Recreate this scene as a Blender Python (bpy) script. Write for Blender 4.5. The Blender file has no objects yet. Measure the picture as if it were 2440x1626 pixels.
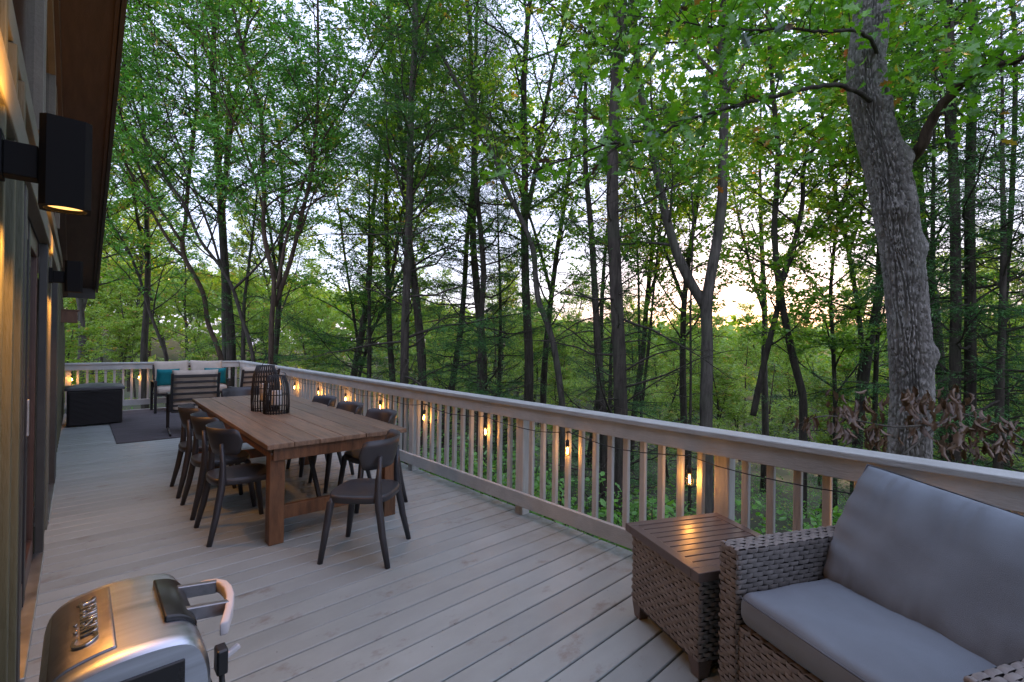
import bpy, math, random
import numpy as np
from mathutils import Matrix, Vector
R_ = math.radians
S = bpy.context.scene
COL = S.collection

# ------------------------------------------------------------------ camera
CX = np.array([0.0, 0.0, 1.5])
YAW, PITCH, ROLL = 0.74486398, 0.00343314, -0.01368564
_f = np.array([math.sin(YAW)*math.cos(PITCH), math.cos(YAW)*math.cos(PITCH), math.sin(PITCH)])
_r0 = np.array([math.cos(YAW), -math.sin(YAW), 0.0])
_u0 = np.cross(_r0, _f)
_r = math.cos(ROLL)*_r0 - math.sin(ROLL)*_u0
_u = math.sin(ROLL)*_r0 + math.cos(ROLL)*_u0
cam_d = bpy.data.cameras.new('camera'); cam = bpy.data.objects.new('camera', cam_d); COL.objects.link(cam)
cam_d.sensor_width = 36; cam_d.lens = 16.5476; cam_d.clip_end = 2000; cam_d.clip_start = .05
cam.matrix_world = Matrix(((_r[0], _u[0], -_f[0], 0), (_r[1], _u[1], -_f[1], 0), (_r[2], _u[2], -_f[2], 1.5), (0, 0, 0, 1)))
S.camera = cam
FPX = 0.91931371*1220
def px(x, y, d):
    """a place d metres in front of the camera, in the direction of a photo pixel (2440 wide)"""
    return CX + _f*d + _r*((x-1220)/FPX*d) - _u*((y-813)/FPX*d)

# ------------------------------------------------------------------ world, sun, exposure
SUN_AZ, SUN_EL = R_(69.0), R_(1.4)      # azimuth from +y towards +x
w = bpy.data.worlds.new('World'); S.world = w; w.use_nodes = True
nt = w.node_tree; nt.nodes.clear()
sky = nt.nodes.new('ShaderNodeTexSky'); sky.sky_type = 'NISHITA'; sky.sun_disc = False
sky.sun_elevation = SUN_EL; sky.sun_rotation = SUN_AZ
sky.altitude = 200; sky.air_density = 1.0; sky.dust_density = .8; sky.ozone_density = 1.5
hs = nt.nodes.new('ShaderNodeMixRGB'); hs.inputs[0].default_value = .74; hs.inputs[2].default_value = (1.34, 1.44, 2.1, 1)   # thin even cloud veil
bg = nt.nodes.new('ShaderNodeBackground'); bg.inputs[1].default_value = .15
out = nt.nodes.new('ShaderNodeOutputWorld')
nt.links.new(sky.outputs[0], hs.inputs[1]); nt.links.new(hs.outputs[0], bg.inputs[0]); nt.links.new(bg.outputs[0], out.inputs[0])
sd = bpy.data.lights.new('sun', 'SUN'); sun = bpy.data.objects.new('sun', sd); COL.objects.link(sun)
sd.energy = 1.2; sd.angle = R_(1.5); sd.color = (1, .66, .36)
_sv = Vector((math.sin(SUN_AZ)*math.cos(SUN_EL), math.cos(SUN_AZ)*math.cos(SUN_EL), math.sin(SUN_EL)))
sun.rotation_euler = (-_sv).to_track_quat('-Z', 'Y').to_euler(); sun.location = (60, 20, 30)
S.view_settings.view_transform = 'Standard'; S.view_settings.look = 'None'
S.view_settings.exposure = 3.05; S.view_settings.gamma = 1; S.view_settings.use_curve_mapping = False
S.render.engine = 'CYCLES'
S.cycles.max_bounces = 6; S.cycles.diffuse_bounces = 3; S.cycles.glossy_bounces = 3
S.cycles.transmission_bounces = 4; S.cycles.transparent_max_bounces = 8
S.cycles.use_denoising = True; S.cycles.caustics_reflective = False; S.cycles.caustics_refractive = False
S.cycles.sample_clamp_indirect = 6

# ------------------------------------------------------------------ helpers: materials
class NT:
    def __init__(s, name):
        s.m = bpy.data.materials.new(name); s.m.use_nodes = True; s.t = s.m.node_tree; s.t.nodes.clear()
        s.out = s.n('OutputMaterial')
    def n(s, kind, **kw):
        nd = s.t.nodes.new('ShaderNode'+kind)
        for k, v in kw.items():
            if hasattr(nd, k) and k not in nd.inputs: setattr(nd, k, v)
            else: nd.inputs[k].default_value = v
        return nd
    def l(s, a, b): s.t.links.new(a, b)
def c4(c): return (*c, 1)
def ramp(t, stops):
    nd = t.n('ValToRGB'); e = nd.color_ramp.elements
    while len(e) < len(stops): e.new(.5)
    for x, (p, c) in zip(e, stops): x.position = p; x.color = c4(c)
    return nd
def mat(name, base, rough=.5, metal=0, var=.12, vscale=6, stretch=(1, 1, 1), bump=0, bscale=60, bstretch=None, objvar=0, spots=None, spec=.5, coat=0):
    t = NT(name); b = t.n('BsdfPrincipled', Roughness=rough, Metallic=metal); b.inputs['Specular IOR Level'].default_value = spec
    if coat: b.inputs['Coat Weight'].default_value = coat; b.inputs['Coat Roughness'].default_value = .3
    t.l(b.outputs[0], t.out.inputs[0])
    tc = t.n('TexCoord'); oi = t.n('ObjectInfo')
    add = t.n('VectorMath', operation='ADD'); sc = t.n('VectorMath', operation='SCALE'); comb = t.n('CombineXYZ')
    for i in range(3): t.l(oi.outputs['Random'], comb.inputs[i])
    t.l(comb.outputs[0], sc.inputs[0]); sc.inputs['Scale'].default_value = 37.0
    t.l(tc.outputs['Object'], add.inputs[0]); t.l(sc.outputs[0], add.inputs[1])
    mp = t.n('Mapping'); mp.inputs['Scale'].default_value = stretch; t.l(add.outputs[0], mp.inputs[0])
    nz = t.n('TexNoise', Scale=vscale, Detail=6, Roughness=.62); t.l(mp.outputs[0], nz.inputs['Vector'])
    lo = tuple(max(0, x*(1-var*2)) for x in base); hi = tuple(min(1, x*(1+var*2)) for x in base)
    r = ramp(t, [(.28, lo), (.72, hi)]); t.l(nz.outputs[0], r.inputs[0])
    colr = r.outputs[0]
    if spots:
        scol, sscale, thr, st = spots
        mp3 = t.n('Mapping'); mp3.inputs['Scale'].default_value = st; t.l(add.outputs[0], mp3.inputs[0])
        n2 = t.n('TexNoise', Scale=sscale, Detail=5, Roughness=.7); t.l(mp3.outputs[0], n2.inputs['Vector'])
        r2 = ramp(t, [(thr, (0, 0, 0)), (min(1, thr+.16), (1, 1, 1))]); t.l(n2.outputs[0], r2.inputs[0])
        mx = t.n('MixRGB'); mx.inputs[2].default_value = c4(scol); t.l(r2.outputs[0], mx.inputs[0]); t.l(colr, mx.inputs[1]); colr = mx.outputs[0]
    if objvar:
        h = t.n('HueSaturation'); ma = t.n('MapRange'); t.l(oi.outputs['Random'], ma.inputs[0])
        ma.inputs[3].default_value = 1-objvar; ma.inputs[4].default_value = 1+objvar
        t.l(ma.outputs[0], h.inputs['Value']); t.l(colr, h.inputs['Color']); colr = h.outputs[0]
    t.l(colr, b.inputs['Base Color'])
    rr = t.n('MapRange'); t.l(nz.outputs[0], rr.inputs[0]); rr.inputs[3].default_value = max(.03, rough-.1); rr.inputs[4].default_value = min(1, rough+.1)
    t.l(rr.outputs[0], b.inputs['Roughness'])
    if bump:
        mp2 = t.n('Mapping'); mp2.inputs['Scale'].default_value = bstretch or stretch; t.l(add.outputs[0], mp2.inputs[0])
        n3 = t.n('TexNoise', Scale=bscale, Detail=5, Roughness=.6); t.l(mp2.outputs[0], n3.inputs['Vector'])
        bp = t.n('Bump', Strength=bump, Distance=.02); t.l(n3.outputs[0], bp.inputs['Height']); t.l(bp.outputs[0], b.inputs['Normal'])
    return t.m
def emit(name, col, st):
    t = NT(name); e = t.n('Emission', Color=c4(col), Strength=st); t.l(e.outputs[0], t.out.inputs[0]); return t.m
def leafmat(name, stops, trans=.45, gloss=.08, tmul=(1.25, 1.2, .5)):
    t = NT(name); at = t.n('Attribute', attribute_name='var'); r = ramp(t, stops); r.color_ramp.interpolation = 'LINEAR'
    t.l(at.outputs['Fac'], r.inputs[0])
    d = t.n('BsdfDiffuse'); tr = t.n('BsdfTranslucent'); mu = t.n('MixRGB', blend_type='MULTIPLY'); mu.inputs[0].default_value = 1; mu.inputs[2].default_value = c4(tmul)
    t.l(r.outputs[0], d.inputs[0]); t.l(r.outputs[0], mu.inputs[1]); t.l(mu.outputs[0], tr.inputs[0])
    m1 = t.n('MixShader'); m1.inputs[0].default_value = trans; t.l(d.outputs[0], m1.inputs[1]); t.l(tr.outputs[0], m1.inputs[2])
    g = t.n('BsdfGlossy', Roughness=.42); m2 = t.n('MixShader'); m2.inputs[0].default_value = gloss
    t.l(m1.outputs[0], m2.inputs[1]); t.l(g.outputs[0], m2.inputs[2]); t.l(m2.outputs[0], t.out.inputs[0]); return t.m
def barkmat(name, lo, hi, sc=14, moss=None):
    t = NT(name); b = t.n('BsdfPrincipled', Roughness=.9); b.inputs['Specular IOR Level'].default_value = .2; t.l(b.outputs[0], t.out.inputs[0])
    tc = t.n('TexCoord'); mp = t.n('Mapping'); mp.inputs['Scale'].default_value = (1, 1, .16); t.l(tc.outputs['Object'], mp.inputs[0])
    n = t.n('TexNoise', Scale=sc, Detail=6, Roughness=.65); t.l(mp.outputs[0], n.inputs['Vector'])
    r = ramp(t, [(.3, lo), (.7, hi)]); t.l(n.outputs[0], r.inputs[0]); colr = r.outputs[0]
    if moss:
        n2 = t.n('TexNoise', Scale=1.6, Detail=4); t.l(tc.outputs['Object'], n2.inputs['Vector'])
        r2 = ramp(t, [(.5, (0, 0, 0)), (.72, (.7, .7, .7))]); t.l(n2.outputs[0], r2.inputs[0])
        mx = t.n('MixRGB'); mx.inputs[2].default_value = c4(moss); t.l(r2.outputs[0], mx.inputs[0]); t.l(colr, mx.inputs[1]); colr = mx.outputs[0]
    t.l(colr, b.inputs['Base Color'])
    bp = t.n('Bump', Strength=.8, Distance=.03); t.l(n.outputs[0], bp.inputs['Height']); t.l(bp.outputs[0], b.inputs['Normal'])
    return t.m

M = {}
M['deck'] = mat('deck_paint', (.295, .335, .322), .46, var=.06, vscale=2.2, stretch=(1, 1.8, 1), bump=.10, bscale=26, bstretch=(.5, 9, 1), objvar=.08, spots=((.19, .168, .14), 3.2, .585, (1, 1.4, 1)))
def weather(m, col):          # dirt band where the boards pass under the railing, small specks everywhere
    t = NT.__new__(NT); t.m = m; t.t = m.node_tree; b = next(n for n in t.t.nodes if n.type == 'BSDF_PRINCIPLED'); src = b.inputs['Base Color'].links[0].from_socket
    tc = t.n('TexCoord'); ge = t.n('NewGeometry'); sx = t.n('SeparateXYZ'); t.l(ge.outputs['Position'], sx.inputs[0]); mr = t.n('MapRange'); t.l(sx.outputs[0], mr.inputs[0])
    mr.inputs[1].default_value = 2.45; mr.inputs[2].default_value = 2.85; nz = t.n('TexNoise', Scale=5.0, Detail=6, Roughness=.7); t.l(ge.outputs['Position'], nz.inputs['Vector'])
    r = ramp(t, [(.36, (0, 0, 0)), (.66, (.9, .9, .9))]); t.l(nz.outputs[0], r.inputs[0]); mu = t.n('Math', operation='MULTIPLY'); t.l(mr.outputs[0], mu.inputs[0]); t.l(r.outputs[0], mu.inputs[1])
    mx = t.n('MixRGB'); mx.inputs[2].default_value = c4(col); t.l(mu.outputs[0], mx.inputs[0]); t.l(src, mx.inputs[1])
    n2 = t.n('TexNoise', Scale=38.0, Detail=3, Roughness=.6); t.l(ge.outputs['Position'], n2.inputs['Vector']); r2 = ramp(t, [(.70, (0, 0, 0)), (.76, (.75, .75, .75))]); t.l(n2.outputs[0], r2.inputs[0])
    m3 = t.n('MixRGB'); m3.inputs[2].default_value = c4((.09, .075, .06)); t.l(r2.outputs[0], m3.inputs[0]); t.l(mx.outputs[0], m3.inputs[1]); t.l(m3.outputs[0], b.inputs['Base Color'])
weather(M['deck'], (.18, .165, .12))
M['rail'] = mat('rail_paint', (.42, .435, .41), .55, var=.08, vscale=5, bump=.3, bscale=22, bstretch=(5, 1, 5), spots=((.22, .19, .15), 5, .66, (1, 1, 1)))
M['post'] = mat('post_paint', (.42, .425, .395), .55, var=.10, vscale=5, stretch=(4, 4, .4), bump=.6, bscale=14, bstretch=(5, 5, .35), spots=((.22, .19, .15), 5, .68, (1, 1, 1)))
M['siding'] = mat('siding_paint', (.085, .09, .052), .6, var=.1, vscale=4, stretch=(4, 4, .5), bump=.3, bscale=20)
M['trim'] = mat('trim_paint', (.13, .13, .10), .55, var=.1, vscale=4, bump=.2)
M['darktrim'] = mat('dark_trim', (.035, .035, .03), .5, var=.15)
M['doorwood'] = mat('door_wood', (.07, .032, .02), .4, var=.2, vscale=6, stretch=(6, 6, .5))
M['alu'] = mat('sill_metal', (.5, .5, .5), .35, metal=1, var=.1)
M['soffit'] = mat('soffit_board', (.075, .055, .042), .6, var=.15, vscale=5, stretch=(4, .6, 1), bump=.2)
M['black'] = mat('black_metal', (.012, .012, .013), .45, var=.15, bump=.05)
M['lampbox'] = mat('lamp_powder_coat', (.006, .006, .006), .7, var=.1, spec=.15)
M['chair'] = mat('chair_plastic', (.035, .036, .040), .42, var=.06, vscale=9, bump=.05, bscale=200)
M['tabletop'] = mat('table_top_wood', (.175, .112, .068), .5, var=.26, vscale=5, stretch=(7, .5, 3), bump=.3, bscale=14, bstretch=(9, .5, 3), objvar=.16, spots=((.07, .05, .035), 6, .6, (2.5, 1, 1)))
M['tablewood'] = mat('table_leg_wood', (.13, .062, .026), .5, var=.28, vscale=7, stretch=(3, 3, .5), bump=.3, bscale=16, objvar=.1)
M['rattan'] = mat('rattan', (.192, .176, .160), .5, var=.16, vscale=25, bump=.12, bscale=160)
M['rattandark'] = mat('rattan_back', (.02, .016, .014), .7)
M['cushion'] = mat('cushion_fabric', (.185, .215, .24), .85, var=.05, vscale=4, bump=.25, bscale=420, spec=.25)
M['seam'] = mat('cushion_seam', (.12, .13, .145), .85, spec=.2)
M['tablemetal'] = mat('brown_metal', (.105, .078, .066), .34, var=.06, bump=.04)
M['beige'] = mat('beige_fabric', (.46, .40, .33), .9, var=.06, bump=.2, bscale=300, spec=.2)
M['teal'] = mat('teal_fabric', (.01, .16, .18), .85, var=.1, bump=.2, bscale=300, spec=.2)
M['rug'] = mat('rug_weave', (.105, .10, .105), .95, var=.2, vscale=8, stretch=(.4, 9, 1), bump=.5, bscale=40, bstretch=(.6, 12, 1), spec=.1)
M['boxplastic'] = mat('storage_resin', (.009, .008, .008), .55, var=.15)
M['boxlid'] = mat('storage_lid', (.02, .022, .026), .38, var=.1)
M['steel'] = mat('brushed_steel', (.50, .54, .60), .36, metal=1, var=.1, vscale=4, stretch=(.6, 12, 12), bump=.03)
M['steelplate'] = mat('steel_plate', (.27, .27, .285), .40, metal=1, var=.08, vscale=8, stretch=(6, 6, 6))
M['letter'] = mat('polished_letters', (.75, .72, .7), .12, metal=1, var=.03)
M['handle'] = mat('grill_handle', (.55, .52, .52), .45, var=.05)
M['grillblack'] = mat('grill_black', (.012, .012, .013), .3, var=.05)
M['candle'] = mat('wax', (.75, .73, .7), .5, var=.03)
M['cord'] = mat('black_cord', (.008, .008, .008), .6)
M['birdwood'] = mat('small_box_wood', (.14, .075, .045), .7, var=.15, stretch=(4, 4, 1))
M['glassdark'] = mat('door_glass', (.01, .011, .012), .06, var=.02)
M['filament'] = emit('filament', (1, .55, .18), 14)
M['lampglow'] = emit('lamp_glow', (1, .50, .14), .30)
_t = NT('bulb_glass'); _a = _t.n('BsdfTransparent', Color=(1, .80, .52, 1)); _g = _t.n('BsdfGlossy', Roughness=.05); _m = _t.n('MixShader'); _lw = _t.n('LayerWeight', Blend=.25)
_t.l(_lw.outputs['Facing'], _m.inputs[0]); _t.l(_a.outputs[0], _m.inputs[1]); _t.l(_g.outputs[0], _m.inputs[2]); _t.l(_m.outputs[0], _t.out.inputs[0]); M['bulb'] = _t.m
# foliage (var attribute 0..1 per leaf)
M['leaf_ash'] = leafmat('leaf_ash', [(0, (0.0551, 0.201, 0.0342)), (.5, (0.099, 0.342, 0.0466)), (.9, (0.179, 0.491, 0.0466)), (.965, (0.276, 0.459, 0.0311)), (1, (0.5, 0.34, 0.0425))])
M['leaf_maple'] = leafmat('leaf_maple', [(0, (0.111, 0.261, 0.021)), (.5, (0.191, 0.416, 0.0257)), (.9, (0.318, 0.5, 0.0303)), (.96, (0.44, 0.38, 0.04)), (1, (0.5, 0.26, 0.06))])
M['leaf_far'] = leafmat('leaf_far', [(0, (0.143, 0.29, 0.0313)), (.5, (0.254, 0.427, 0.0375)), (.88, (0.414, 0.5, 0.0416)), (.96, (0.5, 0.403, 0.0706)), (1, (0.5, 0.222, 0.0806))])
M['leaf_oak'] = leafmat('leaf_oak', [(0, (0.0757, 0.233, 0.015)), (.5, (0.126, 0.355, 0.0189)), (.92, (0.202, 0.464, 0.0227)), (.97, (0.31, 0.241, 0.0345)), (1, (0.345, 0.0862, 0.0345))])
M['leaf_oakblue'] = leafmat('leaf_oak_underside', [(0, (.09, .16, .13)), (1, (.12, .20, .15))], trans=.2)
M['needle'] = leafmat('hemlock_needles', [(0, (0.0355, 0.11, 0.0378)), (.6, (0.0665, 0.189, 0.0546)), (1, (0.133, 0.291, 0.0714))], trans=.3, gloss=.04)
M['pine'] = leafmat('pine_needles', [(0, (0.0576, 0.144, 0.0864)), (1, (0.115, 0.23, 0.115))], trans=.3, gloss=.05)
M['deadleaf'] = leafmat('dead_leaf', [(0, (.070, .038, .019)), (.5, (.125, .072, .038)), (1, (.19, .125, .078))], trans=.18, gloss=.06, tmul=(1, .8, .6))
M['shrubleaf'] = leafmat('shrub_leaf', [(0, (0.0816, 0.231, 0.0369)), (.6, (0.139, 0.386, 0.0517)), (.95, (0.233, 0.5, 0.0736)), (1, (0.5, 0.405, 0.0607))])
M['bark'] = barkmat('bark_dark', (.022, .018, .014), (.085, .072, .058), moss=(.055, .062, .04))
M['barkbrown'] = barkmat('bark_brown', (.030, .020, .014), (.105, .075, .052))
M['barkgrey'] = barkmat('bark_grey', (.05, .045, .038), (.16, .145, .12), moss=(.10, .11, .075))
M['barkmid'] = barkmat('bark_mid', (.032, .028, .023), (.12, .108, .090), moss=(.085, .092, .06))
M['oakbark'] = barkmat('oak_bark', (.13, .122, .108), (.36, .34, .305), 24, moss=(.29, .295, .26))
_t = NT('forest_floor'); _b = _t.n('BsdfPrincipled', Roughness=.95); _t.l(_b.outputs[0], _t.out.inputs[0]); _tc = _t.n('TexCoord')
_n = _t.n('TexNoise', Scale=1.3, Detail=9, Roughness=.75); _t.l(_tc.outputs['Object'], _n.inputs['Vector'])
_rr = ramp(_t, [(.3, (.02, .028, .012)), (.5, (.045, .06, .02)), (.62, (.07, .05, .03)), (.8, (.05, .085, .025))]); _t.l(_n.outputs[0], _rr.inputs[0]); _t.l(_rr.outputs[0], _b.inputs['Base Color']); M['ground'] = _t.m

# ------------------------------------------------------------------ helpers: meshes
def nrm(a): a = np.asarray(a, float); return a/np.maximum(np.linalg.norm(a, axis=-1, keepdims=True), 1e-9)
class MB:
    def __init__(s): s.v = []; s.f = []; s.n = 0; s.var = []
    def add(s, v, f, var=None):
        v = np.asarray(v, float).reshape(-1, 3)
        f = np.asarray(f)
        s.v.append(v); s.f.append(f+s.n); s.n += len(v)
        s.var.append(np.full(len(v), .5) if var is None else np.asarray(var, float))
        return s
    def addf(s, v, faces):      # mixed face sizes
        by = {}
        for f in faces: by.setdefault(len(f), []).append(f)
        v = np.asarray(v, float); n0 = s.n; s.v.append(v); s.var.append(np.full(len(v), .5)); s.n += len(v)
        for k in by.values(): s.f.append(np.array(k)+n0)
        return s
    def box(s, x0, x1, y0, y1, z0, z1):
        v = [(x, y, z) for x in (x0, x1) for y in (y0, y1) for z in (z0, z1)]
        return s.add(v, [(0, 1, 3, 2), (4, 6, 7, 5), (0, 4, 5, 1), (2, 3, 7, 6), (0, 2, 6, 4), (1, 5, 7, 3)])
    def bar(s, a, b, w_, h_, up=(0, 0, 1)):     # square bar from a to b
        a = np.array(a, float); b = np.array(b, float); d = nrm(b-a); x = nrm(np.cross(d, up)); y = np.cross(x, d)
        v = [p+x*sx*w_/2+y*sy*h_/2 for p in (a, b) for sx, sy in ((-1, -1), (1, -1), (1, 1), (-1, 1))]
        return s.add(v, [(0, 3, 2, 1), (4, 5, 6, 7), (0, 1, 5, 4), (1, 2, 6, 5), (2, 3, 7, 6), (3, 0, 4, 7)])
    def tube(s, pts, rad, n=8, cap=True):
        pts = np.asarray(pts, float); m = len(pts); rad = np.broadcast_to(np.asarray(rad, float), (m,))
        t = np.gradient(pts, axis=0) if m > 2 else np.repeat((pts[1]-pts[0])[None], 2, 0); t = nrm(t)
        ref = np.array([0, 0, 1.]) if abs(t[0][2]) < .9 else np.array([1., 0, 0])
        x = nrm(np.cross(t, ref)); y = np.cross(t, x)
        a = np.arange(n)*2*np.pi/n
        v = pts[:, None]+rad[:, None, None]*(np.cos(a)[None, :, None]*x[:, None]+np.sin(a)[None, :, None]*y[:, None])
        i = np.arange(m-1)[:, None]*n; j = np.arange(n)[None]; k = (j+1) % n
        f = np.stack([i+j, i+k, i+n+k, i+n+j], -1).reshape(-1, 4)
        s.add(v, f)
        if cap:
            n0 = s.n-m*n
            s.f.append(np.array([list(range(n0+n-1, n0-1, -1))])); s.f.append(np.array([list(range(n0+(m-1)*n, n0+m*n))]))
        return s
    def lathe(s, prof, n=16, c=(0, 0, 0)):      # profile [(r,z)]
        a = np.arange(n)*2*np.pi/n; p = np.array(prof, float); m = len(p)
        v = np.stack([p[:, 0, None]*np.cos(a)+c[0], p[:, 0, None]*np.sin(a)+c[1], np.repeat(p[:, 1, None], n, 1)+c[2]], -1)
        i = np.arange(m-1)[:, None]*n; j = np.arange(n)[None]; k = (j+1) % n
        return s.add(v, np.stack([i+j, i+k, i+n+k, i+n+j], -1).reshape(-1, 4))
    def mesh(s, name, smooth=False):
        me = bpy.data.meshes.new(name); V = np.concatenate(s.v)
        L = [np.asarray(f) for f in s.f]; tot = np.concatenate([np.full(len(f), f.shape[1]) for f in L])
        idx = np.concatenate([f.reshape(-1) for f in L])
        me.vertices.add(len(V)); me.vertices.foreach_set('co', V.astype(np.float32).ravel())
        me.loops.add(len(idx)); me.loops.foreach_set('vertex_index', idx.astype(np.int32))
        me.polygons.add(len(tot)); me.polygons.foreach_set('loop_start', np.concatenate([[0], np.cumsum(tot)[:-1]]).astype(np.int32))
        me.polygons.foreach_set('use_smooth', np.full(len(tot), smooth))
        me.update(calc_edges=True)
        at = me.attributes.new('var', 'FLOAT', 'POINT'); at.data.foreach_set('value', np.concatenate(s.var).astype(np.float32))
        return me
    def build(s, name, m, parent=None, smooth=False, bevel=0, seg=2, sub=0):
        me = s.mesh(name, smooth); return link(name, me, m, parent, bevel, seg, sub)
def link(name, me, m=None, parent=None, bevel=0, seg=2, sub=0):
    if m is not None and not me.materials: me.materials.append(m if not isinstance(m, str) else M[m])
    o = bpy.data.objects.new(name, me); COL.objects.link(o); o.parent = parent
    if bevel:
        b = o.modifiers.new('bevel', 'BEVEL'); b.width = bevel; b.segments = seg; b.limit_method = 'ANGLE'; b.angle_limit = R_(40)
    if sub: u = o.modifiers.new('sub', 'SUBSURF'); u.levels = sub; u.render_levels = sub
    return o
def B(*a): return MB().box(*a)
def tag(o, label=None, cat=None, group=None, kind=None):
    for k, v in (('label', label), ('category', cat), ('group', group), ('kind', kind)):
        if v: o[k] = v
    return o
def thing(name, label, cat, loc=(0, 0, 0), rz=0, group=None):
    o = bpy.data.objects.new(name, None); COL.objects.link(o); o.location = loc; o.rotation_euler = (0, 0, rz); o.empty_display_size = .1
    return tag(o, label, cat, group)
def copy_tree(o, parent=None):
    c = o.copy(); COL.objects.link(c); c.parent = parent
    for ch in list(o.children): copy_tree(ch, c)
    return c
def lamp(name, kind, loc, energy, col, parent=None, radius=.02, rot=None, size=None, blend=.6):
    d = bpy.data.lights.new(name, kind); d.energy = energy; d.color = col; d.shadow_soft_size = radius
    if kind == 'SPOT': d.spot_size = size; d.spot_blend = blend
    o = bpy.data.objects.new(name, d); COL.objects.link(o); o.location = loc; o.parent = parent
    if rot: o.rotation_euler = rot
    return o
rnd = random.Random(7)

# ================================================================== terrain
def gz(x, y):
    x = np.asarray(x, float); y = np.asarray(y, float)
    z = -1.7-.17*np.clip(x-3, 0, 60)-.05*np.clip(y-13, 0, 60)
    z = z+.10*np.clip(y-70-.3*x, 0, 150)*np.clip((160-x)/120, 0, 1)+.04*np.clip(x-63, 0, 300)
    return z+.25*np.sin(x*.7+1)*np.cos(y*.55)+.6*np.sin(x*.13)*np.cos(y*.11+.6)
g = np.concatenate([-np.geomspace(600, 22, 12), np.linspace(-20, 60, 81), np.geomspace(62, 900, 26)])
gx, gy = np.meshgrid(g, g, indexing='ij'); N = len(g); gzv = gz(gx, gy)
under = (gx < 3.0) & (gy < 12.8); gzv = np.where(under, np.minimum(gzv, -1.7), gzv)
i, j = np.meshgrid(np.arange(N-1), np.arange(N-1), indexing='ij'); q = (i*N+j).ravel()
tb = MB().add(np.stack([gx, gy, gzv], -1).reshape(-1, 3), np.stack([q, q+N, q+N+1, q+1], -1))
tag(tb.build('ground', 'ground', None, True), kind='structure')

# ================================================================== deck
deck = thing('deck', None, None); tag(deck, kind='structure')
P0, PITCHB = 2.034, .1525
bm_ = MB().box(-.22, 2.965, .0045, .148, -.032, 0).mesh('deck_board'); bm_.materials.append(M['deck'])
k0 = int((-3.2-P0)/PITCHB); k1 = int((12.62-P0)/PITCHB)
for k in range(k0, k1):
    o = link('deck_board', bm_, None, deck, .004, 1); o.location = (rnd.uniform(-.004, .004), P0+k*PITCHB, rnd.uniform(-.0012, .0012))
jm = MB().box(-.02, .02, -3.1, 12.6, -.22, -.034).mesh('joist'); jm.materials.append(M['darktrim'])
for x in np.arange(0, 3.0, .41): link('joist', jm, None, deck).location = (x, 0, 0)
B(2.93, 2.968, -3.1, 12.62, -.26, -.034).build('rim_joist', 'rail', deck)
B(-.2, 2.93, 12.58, 12.618, -.26, -.034).build('rim_joist', 'rail', deck)
pm_ = B(-.07, .07, -.07, .07, -4, -.23).mesh('support_post'); pm_.materials.append(M['post'])
for y in (-2, 1, 4, 7, 10, 12.4): link('support_post', pm_, None, deck).location = (2.8, y, 0)

# ================================================================== railings
rl = thing('deck_railing', 'long taupe painted wooden railing running along the right side of the deck', 'railing', (2.85, 0, 0))
B(-.05, .105, -3.0, 12.78, .944, .98).build('cap_rail', 'rail', rl, bevel=.006)
B(-.03, .005, -3.0, 12.6, .838, .9425).build('top_rail', 'rail', rl, bevel=.004)
B(-.03, .005, -3.0, 12.6, .086, .205).build('bottom_rail', 'rail', rl, bevel=.004)
postm = B(-.045, .045, -.045, .045, -.2, .9425).mesh('post'); postm.materials.append(M['post'])
posts = [-2.65, -.80, 1.222, 2.985, 4.82, 6.72, 8.62, 10.52]
for y in posts: link('post', postm, None, rl, .004, 2).location = (.052, y, 0)
bal = B(-.019, .019, -.019, .019, .10, .93).mesh('baluster'); bal.materials.append(M['post'])
ys = []
for a, b in zip(posts[:-1]+[posts[-1]], posts[1:]+[12.55]):
    n = max(2, round((b-a-.02)/.1345)); ys += [a+(b-a)*k/n for k in range(1, n)]
for y in ys:
    o = link('baluster', bal, None, rl, .003, 1); o.location = (.0255+rnd.uniform(-.002, .002), y, 0); o.rotation_euler = (0, 0, rnd.uniform(-.04, .04))
fr = thing('deck_railing', 'short taupe wooden railing across the far end of the deck behind the lounge seats', 'railing', (0, 12.6, 0))
B(-.2, 2.795, -.05, .105, .944, .98).build('cap_rail', 'rail', fr, bevel=.006)
B(-.2, 2.815, -.03, .005, .838, .9425).build('top_rail', 'rail', fr, bevel=.004)
B(-.2, 2.815, -.03, .005, .086, .205).build('bottom_rail', 'rail', fr, bevel=.004)
for x in (-.13, 2.9): link('post', postm, None, fr, .004, 2).location = (x, .055, 0)
for k in range(1, 22):
    o = link('baluster', bal, None, fr, .003, 1); o.location = (-.13+3.03*k/22, .0255, 0)

# ------------------------------------------------------------------ string lights
sl = thing('string_light', 'black cord of small glowing glass bulbs strung below the railing caps', 'string light')
bulbs = [(2.80, y) for y in (-.66, .37, 1.398, 2.385, 3.391, 4.433, 5.464, 6.501, 7.538, 8.631, 9.68, 10.72, 11.76)]
far = [(2.05, 12.54), (.95, 12.54), (-.08, 12.54)]
path = []
nodes_ = [(2.80, -1.7)]+bulbs+[(2.79, 12.50)]+far
for a, b in zip(nodes_[:-1], nodes_[1:]):
    for k in range(6):
        t = k/6; path.append((a[0]+(b[0]-a[0])*t, a[1]+(b[1]-a[1])*t, .812-.045*4*t*(1-t)+.004*math.sin(9*(a[1]+t))))
MB().tube(path, .0033, 5).build('cord', 'cord', sl, True)
sockm = MB().lathe([(.004, .075), (.004, .02), (.013, .015), (.016, -.03), (.012, -.034), (0, -.034)], 10).tube([(-.02, 0, .078), (.02, 0, .078)], .007, 6).mesh('socket', True); sockm.materials.append(M['black'])
glm = MB().lathe([(.010, -.034), (.013, -.045), (.0225, -.066), (.0245, -.082), (.020, -.098), (.010, -.108), (.0, -.110)], 14).mesh('bulb', True); glm.materials.append(M['bulb'])
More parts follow.
